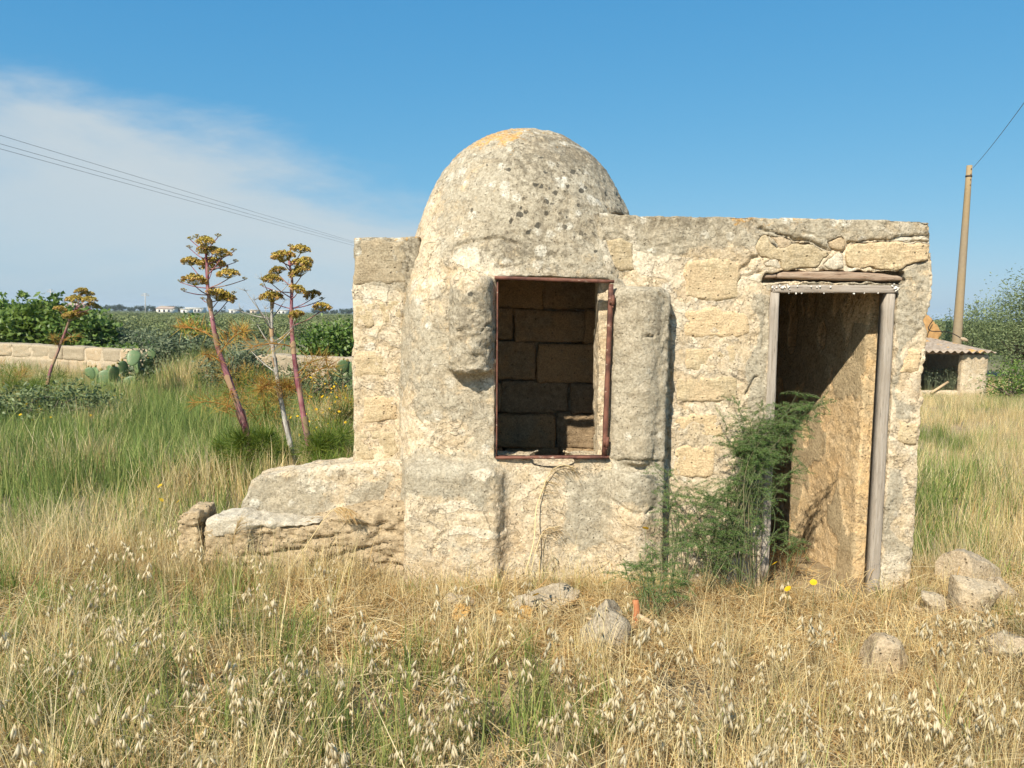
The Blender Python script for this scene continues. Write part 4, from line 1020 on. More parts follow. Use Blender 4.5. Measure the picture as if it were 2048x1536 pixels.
# ------------------------------------------------------------------ grass
def with_mat(me, mat):
    me.materials.append(mat); return me
def build_grass():
    r = np.random.default_rng(11)
    def clumps(k, fn, mat, nm):
        out = []
        for i in range(k):
            m = MB(); fn(m, i); out.append(with_mat(m.mesh(nm, True), mat))
        return out
    def dry(m, i):
        add_blades(m, 11, 0.08, 0.12, 0.34, 0.0050, 0.35, 4, r, 0.15, 1.0, lean=0.25)
        add_blades(m, 4, 0.06, 0.30, 0.50, 0.0036, 0.25, 4, r, 0.4, 0.9, lean=0.2)
        add_blades(m, 2, 0.06, 0.34, 0.55, 0.0032, 1.15, 6, r, 0.4, 0.9, lean=0.3)
        add_blades(m, 10, 0.09, 0.05, 0.20, 0.0052, 0.9, 3, r, 0.0, 0.75, lean=0.6)
    def green(m, i):
        add_blades(m, 13, 0.06, 0.12, 0.33, 0.0066, 0.4, 4, r, 0.0, 0.9, lean=0.2)
        add_blades(m, 5, 0.08, 0.12, 0.30, 0.0036, 0.4, 3, r, 0.7, 1.0, lean=0.3)
    def red(m, i):
        add_blades(m, 26, 0.10, 0.05, 0.17, 0.0030, 0.9, 3, r, 0.0, 0.45, lean=0.7)
        add_blades(m, 6, 0.08, 0.10, 0.24, 0.0028, 0.3, 3, r, 0.2, 0.6, lean=0.3)
    def straw(m, i):
        for _ in range(26):
            L = r.uniform(0.07, 0.26); a = r.uniform(0, 2 * np.pi); c = np.array([r.normal(0, 0.08), r.normal(0, 0.08), r.uniform(0.0, 0.05)])
            d = np.array([np.cos(a), np.sin(a), r.normal(0, 0.16)]) * L / 2; n = np.array([-np.sin(a), np.cos(a), 0]) * 0.0019
            b = np.array([0, 0, 0.03 * r.uniform(-0.3, 1)])
            m.add([c - d - n, c - d + n, c + b + n, c + b - n, c + d + n * 0.5, c + d - n * 0.5], [(0, 1, 2, 3), (3, 2, 4, 5)], r.uniform(0.1, 0.8))
    def oat(m, i):
        for _ in range(2):
            H = r.uniform(0.27, 0.46); a = r.uniform(0, 6.28); bx, by = r.normal(0, 0.05, 2); ln = r.uniform(0.05, 0.28)
            dv = np.array([np.cos(a), np.sin(a)])
            P = [(bx + dv[0] * ln * s * s * H, by + dv[1] * ln * s * s * H, H * s - 0.12 * H * max(0, s - 0.75) * 2) for s in np.linspace(0, 1, 7)]
            m.tube(P, np.linspace(0.0017, 0.0007, 7), 3, 0.1, False)
            for q in range(r.integers(3, 7)):
                s = r.uniform(0.62, 1.0); p = np.array([np.interp(s, np.linspace(0, 1, 7), [w[k] for w in P]) for k in range(3)])
                b = r.uniform(0, 6.28); ex = r.uniform(0.012, 0.04); tip = p + np.array([np.cos(b) * ex, np.sin(b) * ex, r.uniform(-0.012, 0.012)])
                m.tube([p, (p + tip) / 2 + np.array([0, 0, 0.008]), tip], 0.0005, 3, 0.15, False)
                L = r.uniform(0.038, 0.060)
                for side in (-1, 1):
                    dn = np.array([np.cos(b) * 0.25 + side * -np.sin(b) * 0.28, np.sin(b) * 0.25 + side * np.cos(b) * 0.28, -1.0]); dn += r.normal(0, 0.15, 3); dn /= np.linalg.norm(dn)
                    e1 = np.cross(dn, [0.3, 0.9, 0.2]); e1 /= np.linalg.norm(e1); e2 = np.cross(dn, e1)
                    c = tip + dn * L * 0.42; w = 0.0050
                    m.add([tip, c + e1 * w, c + e2 * w, c - e1 * w, c - e2 * w, tip + dn * L], [(0, 1, 2), (0, 2, 3), (0, 3, 4), (0, 4, 1), (5, 2, 1), (5, 3, 2), (5, 4, 3), (5, 1, 4)], r.uniform(0.6, 1.0))
    PD, PG, PR, PS, PO = clumps(7, dry, M_DRY, 'dry_clump'), clumps(6, green, M_GREEN, 'green_clump'), clumps(4, red, M_DRY, 'red_clump'), clumps(4, straw, M_DRY, 'straw_clump'), clumps(8, oat, M_OAT, 'oat_clump')
    def far_green(m, i): add_blades(m, 26, 0.16, 0.22, 0.52, 0.009, 0.35, 3, r, 0.0, 0.95, lean=0.2)
    def far_dry(m, i): add_blades(m, 26, 0.16, 0.20, 0.52, 0.007, 0.35, 3, r, 0.2, 1.0, lean=0.2)
    PFG, PFD = clumps(5, far_green, M_GREEN, 'field_green_clump'), clumps(5, far_dry, M_DRY, 'field_dry_clump')
    def free(x, y):
        """nothing grows through the masonry"""
        house_ = (x > -1.08) & (x < 2.50) & (y > 4.44) & (y < 6.9)
        lowb = (x > -0.70) & (x < 0.98) & (y > 4.22) & (y < 5.0)
        tr = (x > -1.66) & (x < -0.55) & (y > 4.58) & (y < 4.96)
        tr2 = (x > -1.98) & (x < -0.6) & (y > 4.38) & (y < 4.72)
        return ~(house_ | lowb | tr | tr2)
    def sample(n, y0, y1, slope=0.80, pad=1.1):
        y = np.sqrt(r.uniform(y0 ** 2, y1 ** 2, n)); x = r.uniform(-1, 1, n) * (slope * y + pad)
        return x, y
    def pick(x, y, prob):
        k = (r.uniform(0, 1, len(x)) < prob) & free(x, y); return x[k], y[k]
    def patch(x, y, sc, seed): return fbm(np.stack([x, y, 0 * x], 1), sc, 3, seed)
    def inst(x, y, s0, s1, tilt=0.10, hscale=None):
        n = len(x); P = np.stack([x, y, gz(x, y)], 1); rot = np.stack([r.normal(0, tilt, n), r.normal(0, tilt, n), r.uniform(0, 6.283, n)], 1)
        s = r.uniform(s0, s1, n)
        if hscale is not None: s = s * hscale
        return P, rot, s
    def short(x, y):
        """trodden, short growth close to the house front"""
        d = np.maximum(0, 4.45 - y); near = (x > -0.9) & (x < 2.6) & (y < 4.6)
        s_ = np.where(near, 0.52 + 0.48 * sstep(0.3, 1.25, d), 1.0)
        rub = np.exp(-(((x - 3.0) / 0.75) ** 2 + ((y - 4.1) / 0.75) ** 2)) + np.exp(-(((x - 0.45) / 0.75) ** 2 + ((y - 3.65) / 0.32) ** 2)) + 0.8 * np.exp(-(((x - 1.72) / 0.25) ** 2 + ((y - 3.3) / 0.3) ** 2))
        return s_ * (1 - 0.6 * np.clip(rub, 0, 1))
    def green_share(x, y):
        left = sstep(-1.0, -2.4, x) * sstep(4.0, 6.0, y); right = sstep(2.3, 3.0, x) * sstep(4.5, 6, y)
        base = 0.44 + 0.85 * patch(x, y, 1.1, 61)
        base = base + 0.42 * left * (1 - 0.75 * sstep(9, 13, y) * sstep(-5.5, -7.5, x)) - 0.05 * right + 0.35 * sstep(-2.3, -3.4, x) * sstep(2.6, 4.2, y)
        inner = (x > -0.9) & (x < 2.6) & (y > 3.5) & (y < 4.6)
        return np.clip(np.where(inner, base - 0.34, base), 0.02, 0.95)
    # near field
    x, y = sample(4900, 1.55, 4.9); x, y = pick(x, y, (1 - green_share(x, y)) * (0.65 + 0.5 * patch(x, y, 1.4, 5)))
    scatter('dry_grass', PD, *inst(x, y, 0.75, 1.15, 0.12, short(x, y)), r.integers(0, len(PD), len(x)), 'tan dry wild grass standing all over the foreground')
    x, y = sample(3300, 1.55, 4.9); x, y = pick(x, y, green_share(x, y) * (0.75 + 0.5 * patch(x, y, 1.7, 6)))
    scatter('green_grass', PG, *inst(x, y, 0.7, 1.15, 0.10, short(x, y)), r.integers(0, len(PG), len(x)), 'fresh green grass growing between the dry foreground grass')
    x, y = sample(1900, 1.55, 4.9); x, y = pick(x, y, 0.25 + 0.9 * (patch(x, y, 1.1, 7) > 0.1))
    scatter('brome_grass', PR, *inst(x, y, 0.7, 1.2, 0.2), r.integers(0, len(PR), len(x)), 'low reddish brown dry grass in patches of the foreground')
    x, y = sample(3300, 1.6, 5.0); inner = (x > -1.2) & (x < 2.8) & (y > 3.3); x, y = pick(x, y, np.where(inner, 1.0, 0.45))
    scatter('straw_litter', PS, *inst(x, y, 0.8, 1.3, 0.15), r.integers(0, len(PS), len(x)), 'matted straw lying on the ground before the house', 'straw')
    x, y = sample(760, 1.5, 4.6); x, y = pick(x, y, np.clip(0.45 + 0.9 * patch(x, y, 1.2, 8), 0.06, 1) * (1.15 - 0.85 * sstep(2.4, 3.6, y)) * (1 - 0.75 * ((x > -0.9) & (x < 2.6) & (y > 3.6))))
    scatter('wild_oats', PO, *inst(x, y, 0.75, 1.15, 0.12), r.integers(0, len(PO), len(x)), 'pale drooping wild oats standing in the foreground grass')
    # ragged tufts along the foot of the walls
    x = r.uniform(-2.1, 2.6, 330); y = np.where(x < -0.75, 4.36, np.where(x < 1.0, 4.24, 4.44)) - np.abs(r.normal(0, 0.10, 330)); ok = ~((x > 1.5) & (x < 2.2)) | (r.uniform(0, 1, 330) < 0.3); x, y = x[ok], y[ok]
    scatter('wall_foot_grass', PD + PG[:2] + PR, *inst(x, y, 0.35, 0.85, 0.25), r.integers(0, len(PD) + 2 + len(PR), len(x)), 'ragged dry tufts along the foot of the walls')
    # dry growth on the threshold
    x, y = r.uniform(1.52, 2.16, 46), r.uniform(4.34, 5.5, 46); P, ro, sc_ = inst(x, y, 0.35, 0.7, 0.3); P[:, 2] += 0.02
    scatter('threshold_straw', PS + PR, P, ro, sc_ * 1.3, r.integers(0, len(PS + PR), len(x)), 'straw and dry weeds strewn over the door threshold', 'straw')
    # the earth mound
    x, y = r.normal(-5.3, 0.62, 150), r.normal(13.1, 0.6, 150)
    scatter('mound_grass', PFD, *inst(x, y, 0.35, 0.7, 0.3), r.integers(0, len(PFD), len(x)), 'short dry grass covering the earth mound behind the fennels')
    # field beside and behind the house
    x, y = sample(25000, 4.7, 22, 0.86, 1.8); hid = (x > -0.19 * y + 0.9) & (x < 0.54 * y - 1.0) & (y > 6.9)
    k = ~hid; x, y = x[k], y[k]; dens = np.clip(1.25 - y / 26, 0.3, 1)
    gs = green_share(x, y); u = r.uniform(0, 1, len(x)) < gs
    xg, yg = pick(x[u], y[u], dens[u]); xd, yd = pick(x[~u], y[~u], dens[~u])
    hs = lambda a, b: np.where(b < 6.0, 0.72, 1.0) * np.where((a > 4) & (b > 8), 0.62, 1.0)
    scatter('field_green_grass', PFG, *inst(xg, yg, 0.7, 1.2, 0.12, hs(xg, yg)), r.integers(0, len(PFG), len(xg)), 'tall green grass of the field left of the house')
    scatter('field_dry_grass', PFD, *inst(xd, yd, 0.7, 1.2, 0.12, hs(xd, yd)), r.integers(0, len(PFD), len(xd)), 'tall straw-coloured grass beside and behind the house')
build_grass()
# ------------------------------------------------------------------ shrubs, trees, big herbs
def leaf_mesh_data(C, r, L, W, up=0.35, tint=None, fold=0.25):
    """a folded diamond leaf at every centre C"""
    n = len(C); d = r.normal(size=(n, 3)); d[:, 2] = d[:, 2] * 0.7 + up; d /= np.linalg.norm(d, axis=1, keepdims=True)
    e = np.cross(d, r.normal(size=(n, 3))); e /= np.linalg.norm(e, axis=1, keepdims=True) + 1e-9
    nn = np.cross(d, e); l = L * r.uniform(0.6, 1.3, n)[:, None]; w = W * r.uniform(0.7, 1.3, n)[:, None]
    V = np.stack([C - d * l * 0.5, C + e * w * 0.5 + nn * w * fold, C + d * l * 0.5, C - e * w * 0.5 + nn * w * fold], 1).reshape(-1, 3)
    i = np.arange(n)[:, None] * 4; F = np.concatenate([i + np.array([[0, 1, 2]]), i + np.array([[0, 2, 3]])])
    t = tint if tint is not None else r.uniform(0, 1, n)
    return V, F, np.repeat(t, 4)
def crown(r, lumps, n, L, W, spread=0.30, up=0.3):
    """leaves gathered in clumps on and in the lumps (cx, cy, cz, rx, ry, rz)"""
    lumps = np.array(lumps, float); vol = lumps[:, 3] * lumps[:, 4] * lumps[:, 5]; vol = vol ** 0.7; pr = vol / vol.sum()
    k = max(12, n // 26); li = r.choice(len(lumps), k, p=pr)
    d = r.normal(size=(k, 3)); d /= np.linalg.norm(d, axis=1, keepdims=True); q = r.uniform(0.35, 1.08, k) ** 0.6
    cc = lumps[li, :3] + d * lumps[li, 3:] * q[:, None]; sz = lumps[li, 3:].mean(1) * spread * r.uniform(0.5, 1.3, k); ct = r.uniform(0, 1, k)
    w = r.choice(k, n); C = cc[w] + r.normal(size=(n, 3)) * sz[w][:, None] * np.array([1, 1, 0.7])
    return leaf_mesh_data(C, r, L, W, up, np.clip(0.55 * ct[w] + 0.45 * r.uniform(0, 1, n), 0, 1)), cc
M_BARK = wood_material('olive_bark', (0.10, 0.08, 0.06), (0.19, 0.155, 0.12), (20, 20, 6))
def shrub(name, base, lumps, n, L, W, mat, label, cat, seed, trunk=0.05, group=None, up=0.3, spread=0.30):
    """thing > crown, trunk; lumps are relative to the base"""
    r = np.random.default_rng(seed); o = empty(name, base, label, cat, group)
    (V, F, T), cc = crown(r, lumps, n, L, W, spread, up)
    m = MB(); m.add(V, F, 0.5); m.T[-1] = T; c = m.build('crown', mat, o)
    m = MB(); top = np.array(lumps)[:, :3].mean(0)
    fork = top * np.array([0.4, 0.4, 0.45])
    m.tube(catmull([(0, 0, -0.1), tuple(fork * 0.5 + r.normal(0, 0.03, 3)), tuple(fork)], 7), np.linspace(trunk, trunk * 0.7, 7), 7)
    for k in r.choice(len(cc), min(len(cc), 16), replace=False):
        mid = (fork + cc[k]) / 2 + r.normal(0, 0.06, 3)
        m.tube(catmull([tuple(fork), tuple(mid), tuple(cc[k])], 6), np.linspace(trunk * 0.5, trunk * 0.08, 6), 5)
    m.build('trunk', M_BARK, o)
    return o
M_FIG = leaf_material('broad_green_leaves', [(0.08, 0.14, 0.02), (0.17, 0.25, 0.045), (0.28, 0.36, 0.08)], 0.35, 0.45, 0.4, 0.12)
M_SAGE = leaf_material('grey_green_leaves', [(0.10, 0.13, 0.065), (0.17, 0.205, 0.11), (0.26, 0.29, 0.17)], 0.25, 0.6, 0.3, 0.12)
M_OLIVE = leaf_material('olive_leaves', [(0.09, 0.12, 0.045), (0.16, 0.20, 0.08), (0.28, 0.32, 0.15)], 0.25, 0.5, 0.35, 0.12)
M_DARKG = leaf_material('dark_green_leaves', [(0.06, 0.11, 0.02), (0.12, 0.19, 0.035), (0.20, 0.28, 0.06)], 0.3, 0.45, 0.35, 0.12)
M_CROP = leaf_material('vine_leaves', [(0.16, 0.19, 0.075), (0.23, 0.26, 0.105), (0.31, 0.32, 0.15)], 0.25, 0.6, 0.25, 0.3)
M_PINE = leaf_material('far_tree_leaves', [(0.03, 0.05, 0.025), (0.05, 0.075, 0.035), (0.08, 0.10, 0.05)], 0.1, 0.7, 0.2, 0.2)

def build_shrubs():
    def B(px, Y): x = at(px, 700, Y).x; return Vector((x, Y, g1(x, Y)))
    # broad-leaved bushes behind the field wall
    shrub('fig_bush', B(8, 23), [(0, 0, 1.0, 1.0, 0.9, 0.75), (0.5, -0.3, 0.7, 0.7, 0.6, 0.6)], 2600, 0.20, 0.12, M_FIG, 'broad-leaved green bush behind the field wall, at the left edge of the picture', 'bush', 1, 0.06)
    o = shrub('fig_bush', B(85, 22.5), [(0, 0, 0.95, 1.0, 0.8, 0.75), (-0.5, -0.2, 0.8, 0.7, 0.6, 0.65), (-0.1, 0, 1.75, 0.12, 0.12, 0.18), (0.42, 0, 1.95, 0.10, 0.10, 0.42), (-0.45, 0, 1.85, 0.16, 0.16, 0.2)], 3000, 0.19, 0.115, M_FIG, 'broad-leaved green bush with two tall sprigs rising behind the field wall', 'bush', 2, 0.06)
    shrub('fig_bush', B(165, 22), [(0, 0, 0.85, 0.85, 0.7, 0.75), (0.45, 0, 0.6, 0.6, 0.5, 0.5)], 2200, 0.18, 0.11, M_DARKG, 'dark green bush behind the field wall under the small fennel', 'bush', 3, 0.05)
    shrub('sage_shrub', B(235, 23), [(0, 0, 0.45, 0.8, 0.7, 0.45), (0.5, 0.1, 0.5, 0.6, 0.6, 0.42)], 2800, 0.10, 0.045, M_SAGE, 'grey-green shrub behind the wall, left of the tall white-topped pole', 'shrub', 4)
    shrub('sage_shrub', B(300, 22), [(0, 0, 0.42, 0.9, 0.7, 0.40), (0.6, -0.2, 0.35, 0.6, 0.5, 0.35)], 2800, 0.10, 0.045, M_SAGE, 'grey-green shrub behind the wall, right of the cactus', 'shrub', 5)
    shrub('sage_shrub', B(322, 13.6), [(-0.1, 0, 0.42, 0.5, 0.45, 0.38), (0.45, 0.1, 0.62, 0.55, 0.45, 0.40), (0.95, 0.1, 0.55, 0.5, 0.4, 0.40)], 6500, 0.09, 0.04, M_SAGE, 'dense grey-green shrub growing over the field wall beside the cactus', 'shrub', 6)
    shrub('leafy_bush', B(400, 24), [(0, 0, 0.75, 0.6, 0.5, 0.4)], 900, 0.15, 0.09, M_FIG, 'small bright green bush behind the wall, left of the tall fennel stem', 'bush', 7)
    shrub('leafy_bush', B(655, 16), [(0, 0, 0.75, 0.6, 0.55, 0.55), (0.55, 0, 0.85, 0.55, 0.5, 0.5), (0.2, -0.3, 0.5, 0.5, 0.4, 0.4)], 4200, 0.10, 0.06, M_DARKG, 'dark green bush close to the left pier, behind the field wall', 'bush', 8)
    shrub('leafy_bush', B(225, 21), [(0.5, 0, 0.25, 0.9, 0.4, 0.22)], 700, 0.12, 0.07, M_FIG, 'low yellow-green bush just above the field wall top', 'bush', 9)
    shrub('sage_shrub', B(455, 12.5), [(0, 0, 0.35, 0.4, 0.35, 0.3), (0.35, 0, 0.42, 0.35, 0.3, 0.3)], 2600, 0.07, 0.03, M_SAGE, 'dull grey-green shrub right beside the tallest fennel stem', 'shrub', 15)
    shrub('weed_bush', B(575, 11.5), [(0, 0, 0.36, 0.4, 0.35, 0.32), (0.45, 0, 0.42, 0.4, 0.3, 0.32), (0.9, 0, 0.36, 0.35, 0.3, 0.28)], 3600, 0.07, 0.025, M_OLIVE, 'olive-green weeds between the two purple fennel stems', 'bush', 16)
    shrub('weed_bush', B(30, 9.5), [(0, 0, 0.3, 0.5, 0.4, 0.26), (0.6, 0.2, 0.3, 0.5, 0.4, 0.26)], 2600, 0.07, 0.03, M_OLIVE, 'dark leafy weeds in the grass at the left edge of the picture', 'bush', 17)
    # olives on the right
    shrub('olive_tree', B(1935, 24), [(0, 0, 1.2, 0.9, 0.8, 0.8), (0.6, 0, 1.7, 0.7, 0.7, 0.65), (-0.3, -0.2, 0.8, 0.7, 0.6, 0.55), (0.1, 0, 2.2, 0.16, 0.16, 0.22)], 9000, 0.085, 0.03, M_OLIVE, 'olive tree right behind the shed, next to the concrete pole', 'tree', 11, 0.09)
    shrub('olive_tree', B(2030, 22), [(0, 0, 1.7, 0.95, 0.9, 0.9), (0.5, 0, 2.4, 0.8, 0.8, 0.8), (-0.5, -0.3, 1.1, 0.8, 0.7, 0.7), (0.9, 0, 1.2, 1, 0.9, 1.0)], 13000, 0.085, 0.03, M_OLIVE, 'large olive tree cut by the right edge of the picture', 'tree', 12, 0.11)
    shrub('olive_tree', B(1875, 34), [(0, 0, 1.1, 1.0, 0.8, 0.6), (0.9, 0, 1.2, 0.8, 0.8, 0.6)], 2600, 0.12, 0.045, M_OLIVE, 'small distant olive showing between shed roof and wall corner', 'tree', 13, 0.08)
    shrub('scrub_bush', B(2020, 15.5), [(0, 0, 0.45, 0.5, 0.4, 0.40), (0.5, 0, 0.6, 0.5, 0.4, 0.45)], 2400, 0.07, 0.03, M_DARKG, 'low dark scrub right of the shed wall', 'bush', 14)
build_shrubs()

# ---- giant fennels
def stem_material():
    g = Nodes('fennel_stem'); n = g.noise(9, 4); z = g.noise(1.0, 4, 0.6, vec=g.map((3, 3, 2.6))); st = g.noise(1.0, 3, vec=g.map((90, 90, 4)))
    col = g.mix(g.ramp(n, 0.35, 0.65), (0.17, 0.045, 0.06), (0.31, 0.13, 0.145)); col = g.mix(g.ramp(z, 0.50, 0.62, 0, 0.75), col, (0.36, 0.25, 0.16)); col = g.mix(g.ramp(z, 0.44, 0.34, 0, 0.6), col, (0.20, 0.13, 0.16))
    col = g.mix(g.ramp(st, 0.55, 0.7, 0, 0.5), col, (0.42, 0.27, 0.24))
    return g.done(col, g.bump(st, 0.4, 0.003), 0.6, 0.25)
M_STEM = stem_material()
M_DEADSTEM = wood_material('dead_grey_stem', (0.30, 0.275, 0.235), (0.52, 0.49, 0.43), (20, 20, 4))
M_UMBEL = leaf_material('fennel_seeds', [(0.24, 0.20, 0.03), (0.40, 0.31, 0.055), (0.50, 0.36, 0.085), (0.52, 0.29, 0.13)], 0.1, 0.7, 0.2, 0.25)
def umbel_mesh(seed, dry=False):
    """a lens-shaped head: rays that end in little balls of flat seeds, about 1 unit wide"""
    r = np.random.default_rng(seed); m = MB(); k = 38
    for i in range(k):
        rr = math.sqrt((i + 0.5) / k) * 0.46; a = i * 2.39996 + r.uniform(-0.2, 0.2); z = 0.40 - 1.15 * rr * rr + r.normal(0, 0.02)
        c = np.array([rr * math.cos(a), rr * math.sin(a), z])
        m.tube([(0, 0, 0), tuple(c * np.array([0.6, 0.6, 0.5])), tuple(c)], 0.007, 3, 0.15, False)
        if dry and r.uniform() < 0.5: continue
        n = 20; d = r.normal(size=(n, 3)); d /= np.linalg.norm(d, axis=1, keepdims=True)
        V, F, T = leaf_mesh_data(c + d * 0.062, r, 0.095, 0.065, 0.2, np.clip(r.normal(0.45 + (0.3 if rr > 0.38 else 0), 0.22, n), 0, 1), 0.1)
        m.add(V, F, 0.5); m.T[-1] = T
    return with_mat(m.mesh('umbel', True), M_UMBEL)
M_SHEATH = leaf_material('papery_sheath', [(0.34, 0.17, 0.11), (0.50, 0.34, 0.20), (0.58, 0.45, 0.28)], 0.3)
UMBELS = [umbel_mesh(s_) for s_ in (1, 2, 3)]
UMBEL_DRY = umbel_mesh(9, True)
def feather(r, base, direction, length, n=260, spread=0.5, seg=0.10):
    """a finely divided fennel leaf: a rib with hair-thin threads"""
    m = MB(); b = np.array(tuple(base), float); d = np.array(tuple(direction), float); d /= np.linalg.norm(d)
    pts = [b + d * length * s + np.array([0, 0, -0.35 * length * s * s]) for s in np.linspace(0, 1, 7)]
    m.tube(pts, np.linspace(0.006, 0.002, 7), 4, 0.2, False)
    P = np.array(pts); s = r.uniform(0.18, 1.0, n); C = np.stack([np.interp(s, np.linspace(0, 1, 7), P[:, k]) for k in range(3)], 1)
    v = r.normal(size=(n, 3)) + d * 0.6; v /= np.linalg.norm(v, axis=1, keepdims=True)
    C = C + v * (spread * length * 0.42 * np.sqrt(r.uniform(0, 1, n)) * np.sin(np.pi * np.clip(s, 0.1, 0.95)))[:, None]
    L = seg * r.uniform(0.5, 1.4, n)[:, None]; e = np.cross(v, r.normal(size=(n, 3))); e /= np.linalg.norm(e, axis=1, keepdims=True); w = 0.0028
    V = np.stack([C - e * w, C + e * w, C + v * L], 1).reshape(-1, 3); F = np.arange(n * 3).reshape(-1, 3)
    m.add(V, F, 0.5); m.T[-1] = np.repeat(r.uniform(0, 1, n), 3)
    return m
def fennel(name, label, stem_px, Y, r0, r1, heads, leaves, seed, mat=None, dead=False, yspread=0.25):
    """thing > stem, branch (> umbel), leaf; heads: (px, py, width px, branch root py)"""
    r = np.random.default_rng(seed); mat = mat or M_STEM
    S = catmull([at(a, b, Y) for a, b in stem_px], 34); b0 = S[0]; sc = FPX / Y
    gzb = g1(b0[0], Y); o = empty(name, (b0[0], Y, gzb), label, 'plant')
    off = np.array([b0[0], Y, gzb])
    if b0[2] > gzb: S = np.concatenate([[[b0[0] + 0.02, Y, gzb - 0.05]], S])
    m = MB(); n = len(S); rad = np.linspace(r0, r1, n) * (1 + 0.10 * (np.arange(n) % 7 == 0)); m.tube(S - off, rad, 10); m.build('stem', mat, o)
    for k in range(3, n - 6, 5):
        v = (S[k + 1] - S[k]); v = v / np.linalg.norm(v); c = S[k] - off; a = r.uniform(0, 6.28); m = MB(); q = np.linspace(a, a + 4.2, 8); e1 = np.cross(v, [0, 1, 0.1]); e1 /= np.linalg.norm(e1); e2 = np.cross(v, e1); ring = []
        for t_ in (0, 0.4, 1.0):
            ring.append(np.array([c + v * t_ * r.uniform(2.2, 3.0) * rad[k] * 2 + (e1 * math.cos(b_) + e2 * math.sin(b_)) * rad[k] * (1.12 + 0.35 * t_) for b_ in q]))
        V_ = np.concatenate(ring); m.add(V_, [(i_ * 8 + j_, i_ * 8 + j_ + 1, (i_ + 1) * 8 + j_ + 1, (i_ + 1) * 8 + j_) for i_ in range(2) for j_ in range(7)], r.uniform(0.3, 0.8)); m.build('leaf_sheath', M_SHEATH, o)
    py_of = np.array([proj(S[i:i + 1])[1][0] for i in range(n)])
    for i, (px, py, w, root) in enumerate(heads):
        k = int(np.argmin(abs(py_of - root))); a = S[k]; Yh = Y + r.uniform(-yspread, yspread); e = np.array(at(px, py + 0.20 * w, Yh))
        mid = (a + e) / 2 + np.array([0, 0, -0.04 * np.linalg.norm(e - a)])
        m = MB(); m.tube(catmull([a, mid, e], 8) - off, np.linspace(max(0.004, r1 * 0.62), 0.0035, 8) if not dead else np.linspace(0.007, 0.002, 8), 6)
        br = m.build('branch', mat, o)
        if w > 0:
            u = link('umbel', UMBELS[i % 3] if w > 22 else UMBEL_DRY, None, br); u.location = e - off
            s_ = 1.10 * w / sc; u.scale = (s_, s_, s_ * 1.0); ax = (e - mid); u.rotation_euler = (r.normal(0, 0.15), r.normal(0, 0.15) + 0.25 * np.sign(ax[0]) * min(1, abs(ax[0]) * 2), r.uniform(0, 6.28))
        elif dead:
            m = MB()
            for _ in range(7):
                v = r.normal(size=3); v[2] = abs(v[2]); v /= np.linalg.norm(v); m.tube([e - off, e - off + v * r.uniform(0.04, 0.09)], [0.002, 0.001], 3)
            m.build('dry_rays', mat, br)
    for (px, py, root, nn, lm, sp) in leaves:
        k = int(np.argmin(abs(py_of - root))); a = S[k]; e = np.array(at(px, py, Y + r.uniform(-0.3, 0.1))); d = e - a; L = np.linalg.norm(d)
        m = feather(r, a - off, d + np.array([0, 0, 0.3 * L]), L * 1.05, nn, sp, 0.11); m.build('leaf', lm, o)
    return o
